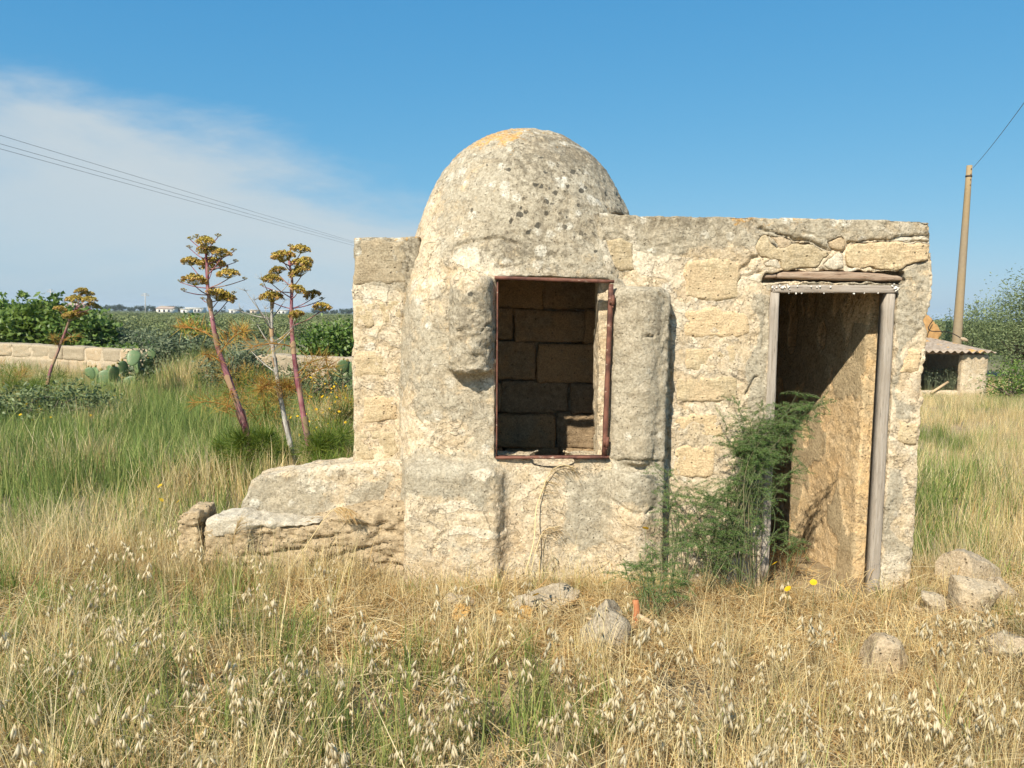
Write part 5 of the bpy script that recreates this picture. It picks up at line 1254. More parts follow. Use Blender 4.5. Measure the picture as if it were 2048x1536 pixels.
def build_fennels():
    DR, GR = M_FEATHER_DRY, M_FEATHER
    fennel('giant_fennel', 'tallest giant fennel on the left, purple stem bending over, ochre seed heads', [(522, 962), (505, 905), (484, 835), (462, 770), (437, 700), (425, 640), (416, 580), (414, 530), (411, 500)], 6.7, 0.037, 0.009,
           [(382, 524, 38, 560), (389, 562, 46, 590), (424, 530, 58, 560), (410, 501, 33, 525), (443, 508, 36, 545), (412, 484, 34, 505), (457, 549, 42, 580), (436, 592, 52, 625), (455, 596, 34, 630), (428, 500, 28, 520), (412, 480, 28, 500),
            (379, 494, 13, 520), (381, 477, 14, 500), (393, 473, 15, 500), (436, 471, 15, 500), (468, 500, 14, 530), (471, 522, 13, 535), (490, 557, 12, 575), (360, 562, 13, 580), (367, 580, 13, 595), (468, 585, 12, 610), (405, 597, 12, 610)],
           [(350, 645, 672, 150, DR, 0.35), (500, 640, 715, 220, DR, 0.4), (372, 795, 820, 120, DR, 0.4), (455, 815, 780, 90, DR, 0.4), (395, 700, 730, 90, DR, 0.25), (540, 850, 930, 900, GR, 0.9), (430, 880, 930, 900, GR, 0.9), (470, 850, 935, 900, GR, 0.8), (580, 890, 940, 700, GR, 0.8), (500, 860, 940, 800, GR, 0.9), (460, 950, 900, 260, DR, 0.5)], 3)
    fennel('giant_fennel', 'giant fennel nearest the pier, lilac stem with rounded ochre seed heads', [(632, 965), (625, 920), (612, 860), (602, 800), (592, 740), (586, 690), (583, 640), (583, 600), (584, 560), (578, 522)], 6.5, 0.032, 0.009,
           [(601, 500, 36, 535), (568, 515, 46, 540), (600, 530, 46, 550), (557, 542, 34, 575), (602, 545, 42, 570), (544, 560, 40, 595), (594, 580, 34, 600), (626, 590, 34, 615), (643, 615, 36, 655), (544, 595, 46, 620), (594, 630, 32, 650), (612, 522, 30, 545),
            (548, 508, 13, 530), (581, 491, 13, 520), (525, 570, 12, 590), (645, 597, 12, 615)],
           [(500, 690, 700, 0 + 90, DR, 0.4), (660, 700, 745, 160, DR, 0.4), (655, 860, 930, 700, GR, 0.9), (690, 880, 935, 700, GR, 0.9), (700, 840, 940, 600, GR, 0.9), (640, 880, 935, 500, GR, 0.9), (680, 720, 770, 200, DR, 0.5)], 5)
    fennel('dead_fennel', 'dead grey fennel stalk with bare branches between the two purple stems', [(592, 965), (585, 910), (572, 850), (560, 790), (552, 740), (545, 690), (543, 640), (545, 600), (549, 580)], 6.6, 0.026, 0.010,
           [(491, 582, 0, 650), (508, 600, 0, 660), (480, 622, 0, 640), (525, 560, 0, 600), (530, 618, 0, 660), (570, 600, 0, 640), (585, 655, 0, 690), (515, 650, 0, 700), (500, 700, 0, 745), (600, 640, 0, 700), (575, 570, 0, 600)],
           [(520, 775, 770, 260, DR, 0.6), (580, 775, 772, 260, DR, 0.6), (560, 800, 775, 200, DR, 0.5)], 7, M_DEADSTEM, True)
    fennel('giant_fennel', 'small distant fennel with brown leaning stalk in front of the field wall', [(86, 830), (92, 790), (100, 745), (117, 700), (132, 660), (142, 630), (152, 618)], 11.0, 0.026, 0.011,
           [(151, 600, 34, 620), (164, 583, 26, 610), (180, 600, 26, 615), (186, 612, 24, 625), (142, 632, 30, 640), (158, 628, 32, 640), (120, 618, 24, 640), (174, 590, 28, 610)],
           [(103, 665, 700, 90, DR, 0.4), (160, 665, 690, 60, DR, 0.3), (60, 760, 790, 260, GR, 0.8), (130, 740, 780, 260, GR, 0.8)], 9)
    # yellowing fennel tufts without stalks
    r = np.random.default_rng(21)
    for i, (px, py, Y, hpx, lab, cat, mt) in enumerate(((535, 800, 9.0, 110, 'yellowing feathery fennel tuft right of the tallest fennel stem', 'plant', DR), (655, 815, 8.6, 100, 'yellowing feathery fennel tuft close to the pier', 'plant', DR), (8, 720, 12.5, 60, 'orange-yellow fennel tuft at the left edge of the picture', 'plant', DR), (500, 745, 11.5, 80, 'brownish feathery tuft behind the tallest fennel stem', 'plant', DR), (690, 930, 6.0, 80, 'green feathery fennel tuft at the foot of the pier', 'plant', GR), (60, 790, 11.5, 70, 'dull green feathery tuft before the left end of the field wall', 'plant', GR))):
        p = at(px, py, Y); o = empty('fennel_tuft', (p.x, Y, g1(p.x, Y)), lab, cat); H = hpx * Y / FPX + (p.z - g1(p.x, Y)) * 0.6
        for k in range(7):
            a = r.uniform(0, 6.28); feather(r, (0, 0, 0), (math.cos(a) * 0.45, math.sin(a) * 0.45, 1.0), H * r.uniform(0.8, 1.25), 260, 0.7, 0.10).build('leaf', mt if k % 3 else (M_FEATHER if mt is DR else GR), o)
build_fennels()

# ---- prickly pear
def build_cactus():
    g = Nodes('cactus_skin'); v = g.voronoi(34); n = g.noise(8)
    oi = g.N.new('ShaderNodeObjectInfo'); col = g.mix(n, (0.085, 0.15, 0.06), (0.17, 0.25, 0.12)); col = g.mix(g.ramp(g.noise(5, 5), 0.56, 0.66, 0, 0.6), col, (0.30, 0.25, 0.14)); col = g.mix(1.0, col, g.mix(oi.outputs['Random'], (0.6, 0.7, 0.6), (1.2, 1.1, 1.0)), 'MULTIPLY'); col = g.mix(g.ramp(v.outputs['Distance'], 0.22, 0.10), col, (0.42, 0.42, 0.30))
    mat = g.done(col, g.bump(g.ramp(v.outputs['Distance'], 0.3, 0.1), 0.3, 0.004), 0.45, 0.4)
    nu, nv = 16, 12
    u = np.linspace(0, 2 * np.pi, nu, endpoint=False); t = np.linspace(0, np.pi, nv)
    V = []
    for q in t:
        z = 0.5 - 0.5 * math.cos(q); w = math.sin(q) ** 0.8 * (0.30 + 0.16 * z)
        for a in u: V.append((w * math.cos(a), 0.075 * math.sin(q) ** 0.7 * math.sin(a), z))
    F = [(i * nu + j, i * nu + (j + 1) % nu, (i + 1) * nu + (j + 1) % nu, (i + 1) * nu + j) for i in range(nv - 1) for j in range(nu)]
    me = with_mat(mesh_np('pad', np.array(V), np.array(F)), mat)
    gf = Nodes('cactus_fruit'); mf = MB(); mf.tube([(0, 0, -0.02), (0, 0, 0.03), (0, 0, 0.10), (0, 0, 0.15), (0, 0, 0.165)], [0.02, 0.05, 0.062, 0.05, 0.02], 8); FRUIT = with_mat(mf.mesh('fruit', True), gf.done(gf.mix(gf.noise(3), (0.18, 0.22, 0.06), (0.36, 0.20, 0.07)), None, 0.5, 0.3))
    def cactus(label, Y, pads, seed):
        r = np.random.default_rng(seed); p0 = at(pads[0][0], 770, Y); base = Vector((p0.x, Y, g1(p0.x, Y))); o = empty('prickly_pear', base, label, 'cactus')
        for (px, py, hpx, tilt, turn) in pads:        # px, py: foot of the pad
            y = Y + r.uniform(-0.25, 0.25); q = at(px + 12, py + 6, y); ob = link('pad', me, None, o); ob.location = q - base; s = 0.84 * hpx * Y / FPX
            ob.scale = (s * 0.95, s, s); ob.rotation_euler = (r.normal(0, 0.15), R(tilt), R(turn))
            for q_ in range(r.integers(0, 4)):
                f = link('fruit', FRUIT, None, ob); a_ = r.normal(0, 0.5); f.location = (0.36 * math.sin(a_), 0, 0.62 + 0.36 * math.cos(a_)); f.rotation_euler = (0, a_, 0); f.scale = (1 / 0.95, 1, 1)
    cactus('prickly pear with flat oval pads in front of the field wall', 13.2, [(250, 726, 40, 14, 20), (262, 742, 40, -6, -35), (283, 735, 34, -4, 50), (196, 772, 46, 6, 15), (184, 760, 40, -14, -30), (175, 752, 30, -25, 10), (232, 760, 34, 78, 10), (212, 758, 38, 8, 60), (205, 745, 26, 20, -10), (240, 748, 40, -8, 70), (292, 712, 26, 2, 30), (266, 770, 44, 10, 0), (222, 778, 40, -10, 20)], 3)
    cactus('single pale prickly pear pad standing above the field wall', 15.0, [(366, 690, 26, 3, 15), (358, 712, 30, -8, -20), (372, 726, 34, 6, 40)], 5)
    cactus('prickly pear pads between the lilac fennel stem and the pier', 12.4, [(672, 742, 36, 6, 20), (690, 748, 40, -6, -30), (684, 770, 42, 12, 10), (664, 765, 38, -10, 50)], 6)
build_cactus()

# ---- wild asparagus by the door
def asparagus(name, label, bases, targets, Yb, seed, per=17, nl=0.016, mat=None, neck=None):
    r = np.random.default_rng(seed); b0 = at(*bases[0], Yb); o = empty(name, (b0.x, Yb, g1(b0.x, Yb)), label, 'bush'); off = np.array(o.location)
    ms, ml = MB(), MB()
    for (px, py, Yt, k, rad) in targets:
        for _ in range(max(2, int(k * 0.62))):
            ba = np.array(at(*bases[r.integers(len(bases))], Yb + r.uniform(-0.05, 0.05))); ba[2] = g1(ba[0], ba[1]) - 0.02
            e = np.array(at(px, py, Yt)) + r.normal(0, rad, 3) * np.array([1, 0.7, 0.8]); mid = ba * 0.45 + e * 0.55; mid[2] = mid[2] * 0.7 + 0.3 * max(ba[2], e[2]); mid[:2] += r.normal(0, 0.07, 2)
            if neck and py < 930: mid = np.array(at(*neck, Yb + 0.03)) + r.normal(0, 0.03, 3)
            S = catmull([ba - off, mid - off, e - off], 16); ms.tube(S, np.linspace(0.0030, 0.0010, 16), 4, r.uniform(0, 0.8), False)
            L0 = np.linalg.norm(e - ba)
            for q in range(per):
                s = 1.0 - 0.48 * r.uniform(0, 1) ** 1.2; i = min(int(s * 15), 14); c = S[i] + (S[i + 1] - S[i]) * (s * 15 - i)
                v = r.normal(size=3); v[2] = v[2] * 0.45 + 0.05; v[0] *= 1.3; v += 0.25 * (S[i + 1] - S[i]) / (np.linalg.norm(S[i + 1] - S[i]) + 1e-9); v /= np.linalg.norm(v)
                L = r.uniform(0.05, 0.15); tip = c + v * L + np.array([0, 0, -0.015]); ms.tube([c, c + v * L * 0.55 + np.array([0, 0, 0.004]), tip], [0.0012, 0.0010, 0.0006], 3, 0.5, False)
                nn = int(L / 0.0075) * 5; t = r.uniform(0.08, 1.0, nn)[:, None]; C = c + (tip - c) * t
                d = r.normal(size=(nn, 3)) + 0.35 * v; d /= np.linalg.norm(d, axis=1, keepdims=True); ee = np.cross(d, r.normal(size=(nn, 3))); ee /= np.linalg.norm(ee, axis=1, keepdims=True)
                ln = nl * r.uniform(0.6, 1.3, nn)[:, None]; w = 0.0011
                V = np.stack([C - ee * w, C + ee * w, C + d * ln], 1).reshape(-1, 3); ml.add(V, np.arange(nn * 3).reshape(-1, 3), 0.5); ml.T[-1] = np.repeat(r.uniform(0, 1, nn), 3)
    ms.build('stems', M_FERNSTEM, o); ml.build('foliage', mat or M_FERN, o)
M_FERNSTEM = leaf_material('asparagus_stems', [(0.10, 0.13, 0.05), (0.16, 0.17, 0.08), (0.30, 0.23, 0.14)], 0.0, 0.6, 0.3, 0.1)
def build_asparagus():
    asparagus('asparagus_bush', 'dark green spiny asparagus bush climbing the left side of the doorway', [(1480, 1120), (1440, 1125), (1510, 1115), (1410, 1120)],
              [(1610, 800, 4.40, 9, 0.05), (1575, 830, 4.38, 10, 0.06), (1625, 835, 4.40, 6, 0.05), (1520, 825, 4.36, 10, 0.05), (1480, 835, 4.38, 9, 0.045), (1640, 800, 4.42, 4, 0.03), (1560, 880, 4.34, 8, 0.06), (1500, 900, 4.32, 9, 0.06), (1470, 960, 4.30, 9, 0.06), (1515, 980, 4.30, 7, 0.05), (1430, 990, 4.32, 7, 0.06), (1455, 1040, 4.26, 8, 0.06), (1400, 960, 4.36, 4, 0.04), (1560, 950, 4.36, 2, 0.04), (1400, 1060, 4.28, 6, 0.06), (1495, 1055, 4.26, 7, 0.05), (1450, 1095, 4.24, 6, 0.06)], 4.30, 4, neck=(1500, 950))
    asparagus('asparagus_bush', 'thin light green asparagus sprays at the foot of the right pillar', [(1345, 1100), (1370, 1110)], [(1335, 940, 4.30, 5, 0.035), (1340, 990, 4.28, 6, 0.05), (1360, 1020, 4.26, 6, 0.05), (1350, 1060, 4.24, 6, 0.05), (1380, 1080, 4.22, 6, 0.06)], 4.24, 6, 7)
    asparagus('asparagus_bush', 'small green asparagus bush in the straw right of the grey rocks', [(1310, 1205), (1300, 1200)], [(1300, 1100, 3.85, 6, 0.04), (1325, 1120, 3.85, 6, 0.05), (1285, 1140, 3.82, 6, 0.05), (1320, 1160, 3.8, 7, 0.06), (1295, 1180, 3.8, 6, 0.05)], 3.82, 8, 8)
    asparagus('asparagus_bush', 'small green sprig growing inside the door threshold', [(1575, 1110)], [(1570, 1060, 4.62, 4, 0.03), (1590, 1075, 4.62, 4, 0.03)], 4.62, 9, 7)
    # dry tangle at the foot of the bush
    r = np.random.default_rng(5); p = at(1430, 1140, 4.1); o = MB()
    for _ in range(900):
        c = np.array([r.normal(0, 0.16), r.normal(0, 0.09), abs(r.normal(0.03, 0.06))]); v = r.normal(size=3); v /= np.linalg.norm(v); L = r.uniform(0.02, 0.07); o.tube([c, c + v * L * 0.5 + r.normal(0, 0.004, 3), c + v * L], [0.0012, 0.001, 0.0006], 3, r.uniform(0, 0.4), False)
    ob = o.build('dry_tangle', M_DRY); ob.location = (p.x, 4.1, g1(p.x, 4.1)); tag(ob, 'orange-brown dry tangle of twigs below the asparagus bush', 'dry plant')
build_asparagus()

# ---- dry stalks leaning on masonry
def build_stalks():
    def stalk(label, pts, Ys, plume, seed, droop):
        r = np.random.default_rng(seed); P = [at(a, b, y) for (a, b), y in zip(pts, Ys)]; base = P[0].copy(); base.z = g1(base.x, base.y); o = empty('dry_stalk', base, label, 'dry plant')
        S = catmull([q - base for q in P], 22); m = MB(); m.tube(S, np.linspace(0.0038, 0.0016, 22), 6, 0.7); m.build('stem', M_DRY, o)
        m = MB()
        for i in range(plume[1]):
            s = r.uniform(plume[0], 1.0); k = min(int(s * 21), 20); c = S[k]; t = S[k + 1] - S[k]; t = t / (np.linalg.norm(t) + 1e-9)
            v = t * 0.6 + r.normal(0, 0.35, 3) + np.array(droop); v /= np.linalg.norm(v); L = r.uniform(0.05, 0.13)
            m.tube([c, c + v * L * 0.5, c + v * L + np.array([0, 0, -0.02])], [0.0012, 0.0010, 0.0005], 3, r.uniform(0.1, 0.7), False)
        m.build('plume', M_DRY, o)
    stalk('bleached dry stalk leaning on the panel under the window', [(1050, 1150), (1068, 1080), (1072, 1020), (1085, 980), (1100, 945), (1125, 930), (1150, 935)], [4.25, 4.32, 4.37, 4.40, 4.40, 4.40, 4.39], (0.45, 60), 3, (0.3, 0, -0.6))
    stalk('bleached dry stalk fanning out at the foot of the window panel', [(1060, 1150), (1075, 1090), (1090, 1060), (1120, 1052)], [4.24, 4.34, 4.38, 4.39], (0.3, 40), 4, (0.1, 0, -0.8))
    stalk('reddish dry reed bent over in front of the trough', [(572, 1150), (600, 1110), (630, 1065), (655, 1030), (676, 1014), (700, 1018)], [4.22, 4.28, 4.30, 4.32, 4.32, 4.32], (0.72, 90), 5, (0.5, 0, -0.9))
    stalk('thin brown weed before the left trough stones', [(470, 1130), (463, 1090), (470, 1065), (478, 1045)], [4.25, 4.3, 4.33, 4.34], (0.3, 70), 6, (0.4, 0, 0.4))
build_stalks()

# ---- yellow flowers
def build_flowers():
    g = Nodes('yellow_petals'); yel = g.done((0.80, 0.50, 0.02), None, 0.6, 0.2, 0.3)
    m = MB()
    for i in range(13):
        a = i * 2 * math.pi / 13; d = np.array([math.cos(a), math.sin(a), 0.18]); n = np.array([-math.sin(a), math.cos(a), 0]) * 0.0035
        m.add([d * 0.003 - n * 0.5, d * 0.003 + n * 0.5, d * 0.015 + n, d * 0.018, d * 0.015 - n], [(0, 1, 2), (0, 2, 4), (4, 2, 3)], 0.5)
    an = np.linspace(0, 2 * np.pi, 8, endpoint=False); m.add(np.concatenate([np.stack([0.005 * np.cos(an), 0.005 * np.sin(an), 0 * an + 0.002], 1), [[0, 0, 0.006]]]), [(i, (i + 1) % 8, 8) for i in range(8)], 0.5)
    head = with_mat(m.mesh('flower_head', False), yel)
    spots = [(1291, 1057, 4.22, 'yellow daisy in front of the right pillar foot'), (1072, 1190, 3.85, 'yellow daisy just above the flat pale slab'), (1550, 1127, 4.1, 'yellow daisy at the foot of the left door post'), (1627, 1165, 3.95, 'yellow daisy before the middle of the door threshold'), (1576, 1178, 3.9, 'small yellow daisy below the left door post'), (322, 1000, 5.2, 'yellow daisy in the grass left of the trough, left one of a pair'), (357, 1003, 5.2, 'yellow daisy in the grass left of the trough, right one of a pair'), (320, 972, 5.6, 'yellow daisy highest in the grass left of the trough'), (1890, 612 + 620, 3.7, 'yellow daisy among the rocks by the wall corner')]
    for px, py, Y, lab in spots[:-1]:
        p = at(px, py, Y); zb = g1(p.x, Y); o = empty('yellow_daisy', (p.x, Y, zb), lab, 'flower')
        m = MB(); m.tube([(0.01, 0.01, -0.02), (0.005, 0, (p.z - zb) * 0.5), (0, 0, p.z - zb)], [0.0016, 0.0014, 0.001], 4, 0.2); m.build('stem', M_FERNSTEM, o)
        h = link('flower_head', head, None, o); h.location = (0, 0, p.z - zb); h.scale = (1.15,) * 3; h.rotation_euler = (R(38), R(-10), px)
    r = np.random.default_rng(8); pts = []
    for (px, py, Y, n, sx, sy) in ((660, 800, 9.0, 60, 45, 40), (640, 840, 8.0, 30, 50, 30), (160, 815, 9.5, 20, 90, 30), (70, 835, 9.0, 12, 60, 20)):
        for _ in range(n):
            q = at(px + r.normal(0, sx), py + r.normal(0, sy * 0.5), Y + r.uniform(-0.6, 0.6)); pts.append((q.x, q.y, max(q.z, 0.12)))
    pts = np.array(pts); n = len(pts)
    scatter('field_daisies', [head], pts, np.stack([r.normal(0.6, 0.3, n), r.normal(0, 0.3, n), r.uniform(0, 6.28, n)], 1), r.uniform(0.5, 1.1, n), np.zeros(n), 'tiny yellow flowers dotted through the green field grass', 'flowers')
build_flowers()
# ------------------------------------------------------------------ field wall
def build_field_wall():
    zt = 0.75
    A, B = np.array([at(-260, 690, 18.9).x, 18.9]), np.array([at(1010, 690, 12.1).x, 12.1])
    d = (B - A); L = np.linalg.norm(d); d /= L; n = np.array([-d[1], d[0]])
    o = empty('field_wall', (A[0], A[1], g1(*A)), 'low pale stone field wall crossing the green field behind the fennels', 'wall'); base = np.array([A[0], A[1], g1(*A)])
    ang = math.atan2(d[1], d[0])
    rnd = random.Random(5); meshes = []
    for k in range(5):
        lo = (-0.5, -0.5, -0.5); x, y, z = grid((-0.56, -0.56, -0.56), (0.56, 0.56, 0.56), (0.07, 0.14, 0.09)); F = box3(x, y, z, lo, (0.5, 0.5, 0.5), 0.10)
        V, Q = surface_nets(F, (-0.56, -0.56, -0.56), (0.07, 0.14, 0.09)); N = vnormals(V, Q); V += N * (0.035 * fbm(V + 9 * k, 3.2, 2, k))[:, None]; meshes.append(with_mat(mesh_np('stone_block', V, Q), M_FIELDWALL))
    m = MB(); m.box((0, -0.155, -0.4), (L, 0.162, zt - 0.04)); c = m.build('core', M_FIELDWALL, o, False); c.rotation_euler = (0, 0, ang)
    for row, (z0, z1) in enumerate(((-0.15, 0.17), (0.17, 0.47), (0.47, zt))):
        t = -rnd.uniform(0, 0.4)
        while t < L:
            w = rnd.uniform(0.42, 0.72); b = link('stone_block', meshes[rnd.randrange(5)], None, o); p = A + d * (t + w / 2)
            b.location = (p[0] - base[0], p[1] - base[1], (z0 + z1) / 2 - base[2] + rnd.uniform(-0.012, 0.012)); b.rotation_euler = (0, 0, ang + rnd.uniform(-0.02, 0.02)); b.scale = (w * 1.02, 0.34 + rnd.uniform(-0.03, 0.035), (z1 - z0) * rnd.uniform(0.96, 1.10)); t += w
M_FIELDWALL = stone_material('field_wall_stone', (0.40, 0.325, 0.225), (0.55, 0.465, 0.34), (0.50, 0.38, 0.25), 0.3)
build_field_wall()

# ------------------------------------------------------------------ shed, pole and wires on the right
def build_shed():
    Y = 17.0
    def X(px): return at(px, 720, Y).x
    def Z(py): return at(1920, py, Y).z
    xl, xr, zg = X(1740), X(1979), -0.5
    o = empty('shed', ((xl + xr) / 2, Y + 1.1, zg), 'low masonry shed with corrugated roof and dark opening behind the wall corner', 'shed'); bpy.context.view_layer.update(); off = np.array(o.location)
    def blk(name, lo, hi, mat, seed, h=0.05):
        l2 = tuple(q - 0.1 for q in lo); h2 = tuple(q + 0.1 for q in hi); x, y, z = grid(l2, h2, (h, h, h)); V, Q = surface_nets(box3(x, y, z, lo, hi, 0.03), l2, (h, h, h)); N = vnormals(V, Q)
        V = rough_up(V, N, [(2, 0.015, 2), (7, 0.008, 2)], seed); n = len(V)
        at_ = {'paint': np.stack([0.25 + 0.3 * fbm(V, 1.6, 2, 5), 0.4 * (fbm(V, 2.3, 2, 7) > 0.2), 0.22 + 0.3 * fbm(V, 2, 2, 9), np.zeros(n)], 1), 'spots': np.zeros(n), 'pale': np.zeros(n)}
        return link(name, mesh_np(name, V - off, Q, True, at_), mat, o)
    ol, orr, ot, ob = X(1842), X(1926), Z(709), Z(781)
    blk('front_wall', (orr, Y, zg), (xr, Y + 0.22, Z(707)), M_PLASTER, 3)
    blk('front_wall', (xl, Y, zg), (ol, Y + 0.22, Z(707)), M_PLASTER, 4)
    blk('sill_wall', (ol - 0.02, Y + 0.01, zg), (orr + 0.02, Y + 0.21, ob), M_PLASTER, 5)
    blk('side_wall', (xr - 0.22, Y + 0.2, zg), (xr - 0.01, Y + 2.2, Z(707)), M_PLASTER, 6)
    blk('side_wall', (xl, Y + 0.2, zg), (xl + 0.2, Y + 2.2, Z(707)), M_PLASTER, 7)
    blk('back_wall', (xl, Y + 2.1, zg), (xr - 0.02, Y + 2.3, 0.98), M_PLASTER, 8)
    m = MB(); m.box((ol - 0.15 - off[0], Y + 0.03 - off[1], ot - off[2]), (orr + 0.12 - off[0], Y + 0.2 - off[1], ot + 0.07 - off[2])); m.build('lintel_beam', M_BEAM, o, False)
    # corrugated sheet, front edge low, back edge falling to the right
    nx, ny = 150, 14; x0, x1 = X(1740), X(1984); ze = Z(705) + 0.02
    xs = np.linspace(x0, x1, nx); ts = np.linspace(0, 1, ny)
    def top(i, t): x = xs[i]; zb = np.interp(x, [x0, x1], [1.48, 1.04]); return ze + (zb - ze) * t
    G = np.array([[(xs[i], Y - 0.14 + 2.5 * t, top(i, t) + 0.026 * math.sin(xs[i] * 2 * math.pi / 0.165)) for t in ts] for i in range(nx)])
    G[..., 2] += 0.01 * fbm(G.reshape(-1, 3), 1.3, 2, 4).reshape(nx, ny)
    V = np.concatenate([G.reshape(-1, 3), (G - np.array([0, 0, 0.012])).reshape(-1, 3)]) - off
    I = lambda i, j, s: s * nx * ny + i * ny + j
    F = []
    for i in range(nx - 1):
        for j in range(ny - 1): F += [(I(i, j, 0), I(i + 1, j, 0), I(i + 1, j + 1, 0), I(i, j + 1, 0)), (I(i, j, 1), I(i, j + 1, 1), I(i + 1, j + 1, 1), I(i + 1, j, 1))]
        F += [(I(i, 0, 1), I(i + 1, 0, 1), I(i + 1, 0, 0), I(i, 0, 0)), (I(i, ny - 1, 0), I(i + 1, ny - 1, 0), I(i + 1, ny - 1, 1), I(i, ny - 1, 1))]
    g = Nodes('lichened_roof_sheet'); n1, n2 = g.noise(1.6, 5, 0.6), g.noise(9, 5, 0.65)
    col = g.mix(g.ramp(n2, 0.3, 0.7), (0.27, 0.21, 0.155), (0.42, 0.34, 0.26)); col = g.mix(g.math('MULTIPLY', g.ramp(n1, 0.56, 0.64), g.ramp(n2, 0.4, 0.6)), col, (0.55, 0.29, 0.08))
    link('roof_sheet', mesh_np('roof_sheet', V, np.array(F)), g.done(col, g.bump(n2, 0.4, 0.01)), o)
    gt = Nodes('orange_lichen_tile'); tl = gt.done(gt.mix(gt.noise(9, 5), (0.34, 0.20, 0.09), (0.50, 0.29, 0.11)), gt.bump(gt.noise(20, 5), 0.6, 0.02))
    ob_ = stone('ridge_tile', [(1846, 626), (1856, 628), (1866, 640), (1874, 648), (1884, 668), (1876, 690), (1846, 690)], Y + 2.1, 0.25, tl, o, 0.04, 0.03, 0.03, 5)
    for (p, q, r0) in (((1921, 676), (1936, 682), 0.07), ((1890, 699), (1908, 702), 0.05)):
        u_, v_ = at(*p, Y + 1.2), at(*q, Y + 1.15); mm = MB(); mm.tube(np.array(catmull([u_, u_.lerp(v_, 0.5), v_], 5)) - off, [r0 * 0.3, r0 * 0.6, r0 * 0.7, r0 * 0.55, r0 * 0.3], 8); mm.build('roof_stone', M_ROCK, o)
    gc = Nodes('black_cable'); cb = gc.done((0.03, 0.025, 0.02), None, 0.6)
    mm = MB(); mm.tube(np.array(catmull([at(*q, y_) for q, y_ in (((1866, 640), 19.0), ((1857, 655), 18.9), ((1862, 662), 18.6), ((1885, 663), 18.6), ((1905, 667), 18.6), ((1922, 676), 18.4))], 20)) - off, 0.012, 5); mm.build('cable', cb, o)
    # plank leaning in the opening
    u_, v_ = at(1862, 786, Y - 0.05), at(1896, 764, Y + 0.15); m = MB(); m.tube([u_, v_], [0.035, 0.03], 4); p = m.build('loose_plank', M_STRAWWOOD); tag(p, 'pale plank leaning in the dark opening of the shed', 'plank')
    r = np.random.default_rng(3); m = MB()
    for _ in range(60):
        b_ = np.array(at(r.uniform(1850, 1924), 786, Y + r.uniform(0.25, 0.6))); h_ = r.uniform(0.2, 0.55); e = b_ + np.array([r.normal(0, 0.08), r.normal(0, 0.05), h_]); m.tube([b_, (b_ + e) / 2 + r.normal(0, 0.02, 3), e], [0.004, 0.003, 0.002], 3, 0.8, False)
        V, F_, T = leaf_mesh_data(e + r.normal(0, 0.05, (9, 3)), r, 0.05, 0.02); m.add(V, F_, 0.6); m.T[-1] = T
    w = m.build('dry_weeds', M_SAGE); tag(w, 'dusty weeds standing in the opening of the shed', 'weeds')
build_shed()
def build_pole():
    Y = 20.5; b, t = at(1913, 690, Y), at(1939, 331, Y); zb = -0.6; s = (zb - b.z) / (t.z - b.z); foot = b + (t - b) * s
    o = empty('concrete_pole', foot, 'tall tapering concrete pole rising behind the shed roof', 'pole')
    g = Nodes('old_concrete'); n1, n2 = g.noise(1.2, 5, vec=g.map((1, 1, 0.3))), g.noise(14, 5, 0.65)
    mat = g.done(g.mix(g.ramp(n1, 0.35, 0.65), g.mix(n2, (0.22, 0.17, 0.11), (0.34, 0.27, 0.18)), g.mix(n2, (0.29, 0.19, 0.08), (0.37, 0.28, 0.16))), g.bump(n2, 0.4, 0.01))
    m = MB(); n = 10; P = [foot.lerp(t, k / (n - 1)) - foot for k in range(n)]; m.tube(P, np.linspace(0.135, 0.07, n), 12); m.build('shaft', mat, o)
    u = (t - foot).normalized()
    gd = Nodes('dark_iron'); dk = gd.done((0.06, 0.05, 0.045), None, 0.6)
    m = MB(); c = t - foot - u * 0.28; m.tube([c - u * 0.02, c + u * 0.02], 0.082, 12); m.build('band', dk, o)
    for k in range(4):
        m = MB(); c = t - foot - u * (0.10 + 0.14 * k) + Vector((0.01, -0.072, 0)); m.tube([c + Vector((0, 0.03, 0)), c + Vector((0, -0.012, 0))], 0.014, 6); m.build('bolt', dk, o)
    gw = Nodes('wire_metal'); wm = gw.done((0.16, 0.15, 0.15), None, 0.5)
    def wire(label, P0, P1, sag, r, group=None):
        k = 60; pts = [P0.lerp(P1, i / (k - 1)) - Vector((0, 0, sag * 4 * (i / (k - 1)) * (1 - i / (k - 1)))) for i in range(k)]
        m = MB(); m.tube(pts, r, 5); tag(m.build('overhead_wire', wm), label, 'wire', group)
    wire('single overhead wire rising from the top of the concrete pole', t - Vector((0, 0, 0.06)) + Vector((0.1, 0, 0)), at(2230, -60, 9.0), 0.12, 0.006)
    for (ya, yb, lab) in ((264, 474, 'uppermost of the three overhead wires crossing the left sky'), (281, 477, 'middle of the three overhead wires crossing the left sky'), (291, 482, 'lowest of the three overhead wires crossing the left sky')):
        a, b_ = at(0, ya, 26.0), at(705, yb, 64.0); d = (b_ - a)
        wire(lab, a - d * 0.35, b_ + d * 6.0, 0.6, 0.0075)
build_pole()

